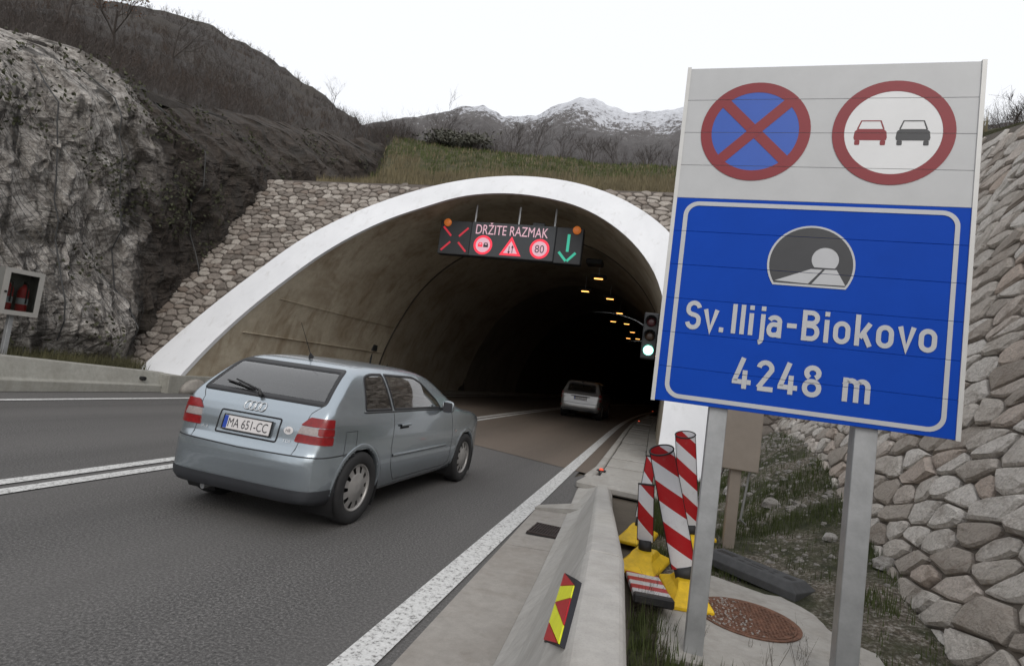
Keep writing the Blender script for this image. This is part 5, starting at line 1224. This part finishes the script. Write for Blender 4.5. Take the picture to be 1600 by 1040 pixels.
# rear wiper, antenna, mirrors, exhaust
O, D = ray_rear(np.array([(.0, .985), (.06, 1.02), (.40, 1.08), (.47, 1.075)])); Q = A3.march(O, D); Nn = A3.normal(Q)
mb = MB(); mb.tube([tuple(Q[0]+Nn[0]*.02), tuple(Q[1]+Nn[1]*.03), tuple(Q[2]+Nn[2]*.022)], [.022, .012, .008], 6); wp = mb.build('rear_wiper', M_black, car, True)
O, D = ray_rear(np.array([(.12, 1.025), (.30, 1.05), (.50, 1.07)])); Q = A3.march(O, D); Nn = A3.normal(Q); MB().tube([tuple(q+n_*.012) for q, n_ in zip(Q, Nn)], [.007, .009, .006], 5).build('wiper_blade', M_black, car)
MB().tube([(.90, 0, 1.355), (.88, 0, 1.39)], [.028, .012], 8).tube([(.882, 0, 1.385), (.68, 0, 1.66)], [.004, .002], 5).build('antenna', M_black, car)
for s in (-1, 1):
    mr = empty('mirror', (2.40, s*.80, .97)); mr.parent = car
    sec = [(0, -.055), (.05, -.05), (.085, 0), (.075, .06), (.03, .085), (0, .08)]
    mb = MB(); mb.loft([[(x*k, s*yy, z*k) for x, z in sec] for yy, k in ((.02, .55), (.06, .95), (.12, 1.0), (.17, .85), (.19, .5))]); bevel_obj(mb.build('mirror_shell', M_lightblue, mr, True), .008, 2)
    mb = MB(); mb.add([(-.003, s*.05, -.045), (-.003, s*.17, -.042), (-.003, s*.17, .06), (-.003, s*.05, .065)], [(0, 1, 2, 3)]); mb.build('mirror_glass', M_pltxt, mr)
    MB().box(.0, .05, min(s*-.03, s*.05), max(s*-.03, s*.05), -.04, -.005).build('mirror_foot', M_black, mr)
MB().tube([(.25, .42, .20), (.5, .42, .22)], .026, 10).build('exhaust_pipe', M_steel, car)
# cabin: seats with head rests, dashboard, floor
def cabin(root, S, seats, zf, dash):
    for (x, y) in seats:
        st = empty('seat', (x, y, zf)); st.parent = root
        bevel_obj(MB().box(-.05, .45, -.24, .24, .0, .18).build('cushion', M_cabin, st), .04, 2)
        mb = MB(); mb.loft([[(-.05+a, -.23, z), (.07+a, -.23, z), (.07+a, .23, z), (-.05+a, .23, z)] for a, z in ((0, .12), (-.08, .40), (-.14, .66))]); bevel_obj(mb.build('backrest', M_cabin, st), .04, 2)
        bevel_obj(MB().box(-.24, -.14, -.13, .13, .70, .88).build('head_rest', M_cabin, st), .035, 2)
    bevel_obj(MB().box(*dash).build('dashboard', M_cabin, root), .05, 2)
cabin(car, A3, [(1.10, .36), (1.10, -.36), (1.95, .36), (1.95, -.36)], .38, (2.45, 2.9, -.62, .62, .55, .93))
# ------------------------------------------------------------------ silver SUV inside the tunnel
side2 = [(.08, .30), (.02, .40), (.0, .55), (.03, .66), (.07, .80), (.10, 1.0), (.17, 1.12), (.32, 1.45), (.40, 1.545), (.7, 1.60), (1.3, 1.635), (2.0, 1.61), (2.4, 1.53), (2.9, 1.2), (3.15, 1.07), (3.9, .98), (4.25, .86), (4.36, .68), (4.36, .45), (4.25, .30), (3.0, .26), (1.0, .26)]
plan2 = [(.0, 0), (.0, .5), (.02, .66), (.07, .78), (.18, .84), (.5, .875), (1.5, .885), (3.2, .88), (3.9, .84), (4.2, .7), (4.33, .4), (4.36, 0)]
sect2 = [(0, .26), (.7, .26), (.82, .32), (.87, .45), (.885, .7), (.88, .9), (.855, 1.04), (.81, 1.15), (.74, 1.36), (.68, 1.52), (.6, 1.585), (.4, 1.625), (0, 1.64)]
SUV = CarShape(side2, plan2, sect2, (.09, .09, .06), lambda x, z: .08*np.clip((z-1.0)/.5, 0, 1)*np.clip((1.0-x)/1.0, 0, 1))
suv = empty('suv_car', (-2.93, 23.3, 0), (0, 0, R(90)-.03)); tag(suv, 'silver SUV driving ahead inside the dark tunnel', 'car')
spec2 = dict(wheels=(.85, 3.5), wr=.345, ww=.22, arch=.40, hw=.885, sill=.27, belt=1.06, xmid=1.8, rear_window=round_poly([(-.62, 1.10), (.62, 1.10), (.56, 1.48), (-.56, 1.48)], .09), windscreen=round_poly([(-.7, 1.12), (.7, 1.12), (.6, 1.5), (-.6, 1.5)], .07), side_windows=[round_poly([(.55, 1.10), (1.25, 1.10), (1.25, 1.50), (.72, 1.50)], .06), round_poly([(1.32, 1.10), (2.75, 1.10), (2.25, 1.49), (1.32, 1.50)], .05)], body=(.8, 3.5, .8, 130, 44, 50), paint=M_silver)
build_car(suv, SUV, spec2)
W8 = ray_wrap(1.0)
for s in (-1, 1):
    for z0, z1, mt in ((.80, .90, M_lred), (.905, .97, M_lclear), (.975, 1.08, M_lred)): patch(SUV, [(s*p, q) for p, q in round_poly([(.70, z0), (.95, z0), (.95, z1), (.72, z1)], .012)][::s], W8, .010, mt, 'tail_lamp', suv, .05, .014, True, .9)
    patch(SUV, [(s*p, q) for p, q in round_poly([(.66, .50), (.86, .50), (.86, .545), (.66, .545)], .012)][::s], W8, .008, M_lred, 'bumper_reflector', suv, .05, .012, True, .9)
ribbon(SUV, [(-1.0, .70), (-.8, .66), (0, .64), (.8, .66), (1.0, .70)], .016, W8, .003, M_seam, 'bumper_gap', suv, .06, .9)
ribbon(SUV, [(-1.05, .36), (1.05, .36)], .10, W8, .005, M_trim, 'lower_bumper', suv, .06, .9)
ribbon(SUV, [(-.40, .93), (.40, .93)], .03, ray_rear, .012, M_black, 'plate_light_bar', suv, .06)
plate(suv, SUV, .85, 'ZG 4271-DA', tilt=R(6))
MB().tube([(.25, 0, 1.56), (.12, 0, 1.545)], [.05, .03], 8).build('spoiler_lamp', M_black, suv)
cabin(suv, SUV, [(1.2, .38), (1.2, -.38), (2.1, .38), (2.1, -.38)], .55, (2.5, 2.95, -.62, .62, .7, 1.06))
# ================================================================== tunnel equipment
VM = empty('variable_message_sign', (-4.74, 15.9, 4.89)); VM.scale = (.935, .935, .935); tag(VM, 'black LED message sign with red and green symbols hanging in the tunnel mouth', 'message sign')
M_vblk = plain('sign_housing', (.022, .024, .027), .55, 0, .1); M_vface = plain('led_panel', (.045, .05, .056), .6, 0, .06)
M_ledr = emis('led_red', (1.0, .04, .08), .85); M_ledw = emis('led_pink_white', (1.0, .60, .70), .52); M_ledg = emis('led_green', (.06, .75, .5), .42); M_amb = emis('amber_lamp', (1.0, .27, .05), .27); M_leddk = emis('led_dim_red', (.8, .03, .06), .45)
bevel_obj(MB().box(-2.40, -1.29, -.02, .28, .0, 1.14).build('housing', M_vblk, VM), .02, 1); bevel_obj(MB().box(-1.285, 1.545, -.05, .30, .0, 1.14).build('housing', M_vface, VM), .02, 1); bevel_obj(MB().box(1.55, 2.42, -.02, .28, -.03, 1.14).build('housing', M_vblk, VM), .02, 1)
def vtext(txt, x0, x1, z0, h, mat, y=-.0535, name='led_text', parent=None, bold=0):
    me = text_mesh(txt, 1); xs = [v.co.x for v in me.vertices]; ys = [v.co.y for v in me.vertices]; a, b, c, d = min(xs), max(xs), min(ys), max(ys)
    for v in me.vertices: v.co = (x0+(v.co.x-a)/(b-a)*(x1-x0), y, z0+(v.co.y-c)/(d-c)*h)
    me.materials.clear(); me.materials.append(mat); o = bpy.data.objects.new(name, me); COL.objects.link(o); o.parent = parent or VM; return o
vtext('DRŽITE RAZMAK', -1.12, 1.30, .74, .40, M_ledw)
def flat(name, polys, mat, y, parent=None):
    vs = []; fs = []
    for outer, inner in polys:
        n0 = len(vs); k = len(outer); vs += [(a, y, z) for a, z in outer]
        if inner is None: fs.append(tuple(range(n0, n0+k)))
        else:
            vs += [(a, y, z) for a, z in inner]; fs += [(n0+i, n0+(i+1) % k, n0+k+(i+1) % k, n0+k+i) for i in range(k)]
    return mesh_obj(name, vs, fs, mat, parent or VM)
yF = -.0535
for cx in (-.82, 1.08):
    flat('led_ring', [(circ((cx, .38), .32, 40), circ((cx, .38), .245, 40))], M_ledr, yF); flat('led_disc', [(circ((cx, .38), .244, 40), None)], M_ledw, yF)
vtext('80', .93, 1.23, .25, .25, M_vblk, yF-.002, 'led_digits')
for x0, m_ in ((-.99, M_ledr), (-.80, M_vblk)):
    flat('car_symbol', [([(x0, .31), (x0+.16, .31), (x0+.16, .39), (x0+.13, .46), (x0+.03, .46), (x0, .39)], [(x0+.04, .39), (x0+.12, .39), (x0+.12, .392), (x0+.105, .43), (x0+.055, .43), (x0+.04, .392)])], m_, yF-.002)
tri = lambda s: [(.13+s*math.cos(R(a)), .30+s*math.sin(R(a))) for a in (90, 210, 330)]
flat('led_triangle', [(tri(.42), tri(.27))], M_ledr, yF); flat('led_triangle_field', [(tri(.268), None)], M_ledw, yF)
for dx, s in ((-.05, -1), (.06, 1)):
    x = .13+dx; zc = .29; flat('arrow_symbol', [([(x-.012, zc-.11), (x+.012, zc-.11), (x+.012, zc+.11), (x-.012, zc+.11)], None), ([(x-.045, zc+s*.06), (x+.045, zc+s*.06), (x, zc+s*.15)], None)], M_vblk, yF-.002)
def bar2(name, p, q, w, mat, y):
    p, q = Vector(p), Vector(q); t = (q-p).normalized(); n_ = Vector((-t.y, t.x))*w/2; flat(name, [([tuple(p-n_), tuple(q-n_), tuple(q+n_), tuple(p+n_)], None)], mat, y)
yS = -.0235
for p, q in (((-2.28, .92), (-1.98, .62)), ((-1.40, .92), (-1.70, .62)), ((-2.28, .12), (-1.98, .42)), ((-1.40, .12), (-1.70, .42))): bar2('lane_cross', p, q, .065, M_leddk, yS)
bar2('lane_arrow', (1.97, .92), (1.97, .36), .09, M_ledg, yS); bar2('lane_arrow', (1.70, .34), (1.955, .06), .08, M_ledg, yS); bar2('lane_arrow', (2.24, .34), (1.985, .06), .08, M_ledg, yS)
for x in (-2.15, 2.20):
    mb = MB(); mb.loft([[(x+r*math.cos(a), y, 1.06+r*math.sin(a)) for a in np.linspace(0, 6.283, 20, endpoint=False)] for r, y in ((.13, -.021), (.13, -.06), (.11, -.085), (.05, -.10))]); mb.build('warning_lamp', M_amb, VM, True)
for x in (-1.25, .25, 1.45): MB().tube([(x, .12, 1.14), (x, .12, 1.75)], .035, 8).build('hanger', M_steel, VM)
bevel_obj(MB().box(.72, 1.12, .1, .4, 1.15, 1.27).build('camera_box', M_vblk, VM), .02, 1)
# traffic signal on the right wall
ts = empty('traffic_signal', (-.235, 13.2, 2.22)); tag(ts, 'three-lens traffic signal showing green on the right tunnel wall', 'traffic signal')
bevel_obj(MB().box(-.17, .17, 0, .18, 0, 1.08).build('housing', M_vblk, ts), .03, 2)
M_tg = emis('signal_green', (.35, 1.0, .80), 3.2); M_off = plain('unlit_red_lens', (.06, .015, .018), .3); M_offa = plain('unlit_amber_lens', (.05, .03, .02), .3)
for z, mt in ((.20, M_tg), (.53, M_offa), (.86, M_off)):
    mb = MB(); mb.loft([[(r*math.cos(a), y, z+r*math.sin(a)) for a in np.linspace(0, 6.283, 24, endpoint=False)] for r, y in ((.115, -.004), (.10, -.03), (.05, -.045))]); mb.build('lens', mt, ts, True)
    mb = MB(); mb.loft([[(r*math.cos(a), y, z+r*math.sin(a)) for a in np.linspace(R(-20), R(200), 16)] for r, y in ((.145, 0), (.145, -.20), (.138, -.20), (.138, 0))], False); mb.build('visor', M_vblk, ts, True)
MB().box(.17, .38, .05, .12, .5, .58).build('bracket', M_steel, ts)
# ceiling lamps in two rows
lamp_pts = [(-2.69, 22.6), (-3.65, 26.0), (-2.6, 27.6), (-2.42, 32.6), (-3.1, 37.0), (-2.25, 37.6), (-2.05, 42.6), (-1.8, 47.6), (-2.6, 48), (-1.4, 54), (-.95, 60), (-.4, 67)]
M_lampe = emis('sodium_lamp', (1.0, .42, .10), 4.0)
for k, (x, y) in enumerate(lamp_pts):
    z = 5.78; r = empty('tunnel_lamp', (x, y, z)); tag(r, ('nearest' if k == 0 else ['second', 'third', 'fourth', 'fifth', 'sixth', 'seventh', 'eighth', 'ninth', 'tenth', 'eleventh', 'farthest'][k-1])+' glowing orange ceiling lamp counted into the tunnel', 'tunnel lamp', 'orange lamps under the tunnel ceiling')
    bevel_obj(MB().box(-.32, .32, -.17, .17, .03, .16).build('lamp_housing', M_vblk, r), .02, 1)
    MB().box(-.17, .17, -.06, .06, .004, .029).build('lamp_lens', M_lampe, r)
    MB().tube([(0, 0, .16), (0, 0, .75)], .02, 6).build('hanger', M_steel, r)
bevel_obj(MB().box(-2.95, -2.35, 20.3, 20.9, 5.9, 6.1).build('jet_fan_box', M_vblk, None), .03, 1)
o = bpy.data.objects['jet_fan_box']; o.name = 'ceiling_unit'; tag(o, 'dark equipment box under the ceiling right of the message sign', 'ceiling unit')
# red guide lights on the walkway, emergency box and conduit on the left wall
M_stud = emis('red_guide_light', (1.0, .12, .06), .8)
for k, (x, y, lab) in enumerate([(-.66, 8.95, 'red guide light on the near end of the right walkway'), (-.50, 25.4, 'red guide light further inside on the right walkway'), (.05, 42, 'farthest red guide light on the right walkway')]):
    o = empty('guide_light', (x, y, .155)); tag(o, lab, 'guide light'); MB().loft([[(.035*q*math.cos(a), .035*q*math.sin(a), z) for a in np.linspace(0, 6.283, 10, endpoint=False)] for q, z in ((1, 0), (.9, .02), (.4, .03))]).build('lens', M_stud, o, True); MB().box(-.07, .07, -.07, .07, -.01, .0).build('foot', M_black, o)
eb_ = empty('wall_box', (-10.55, 19.2, 0)); tag(eb_, 'small dark junction box with conduit on the left tunnel wall', 'junction box')
bevel_obj(MB().box(0, .16, -.18, .18, 1.65, 2.25).build('box', M_vblk, eb_), .02, 1); MB().tube([(.04, 0, .2), (.04, 0, 1.66)], .035, 8).build('conduit', M_vblk, eb_); MB().tube([(.0, 1.5, .2), (-.05, 1.5, 2.3)], .03, 8).build('conduit', M_vblk, eb_)
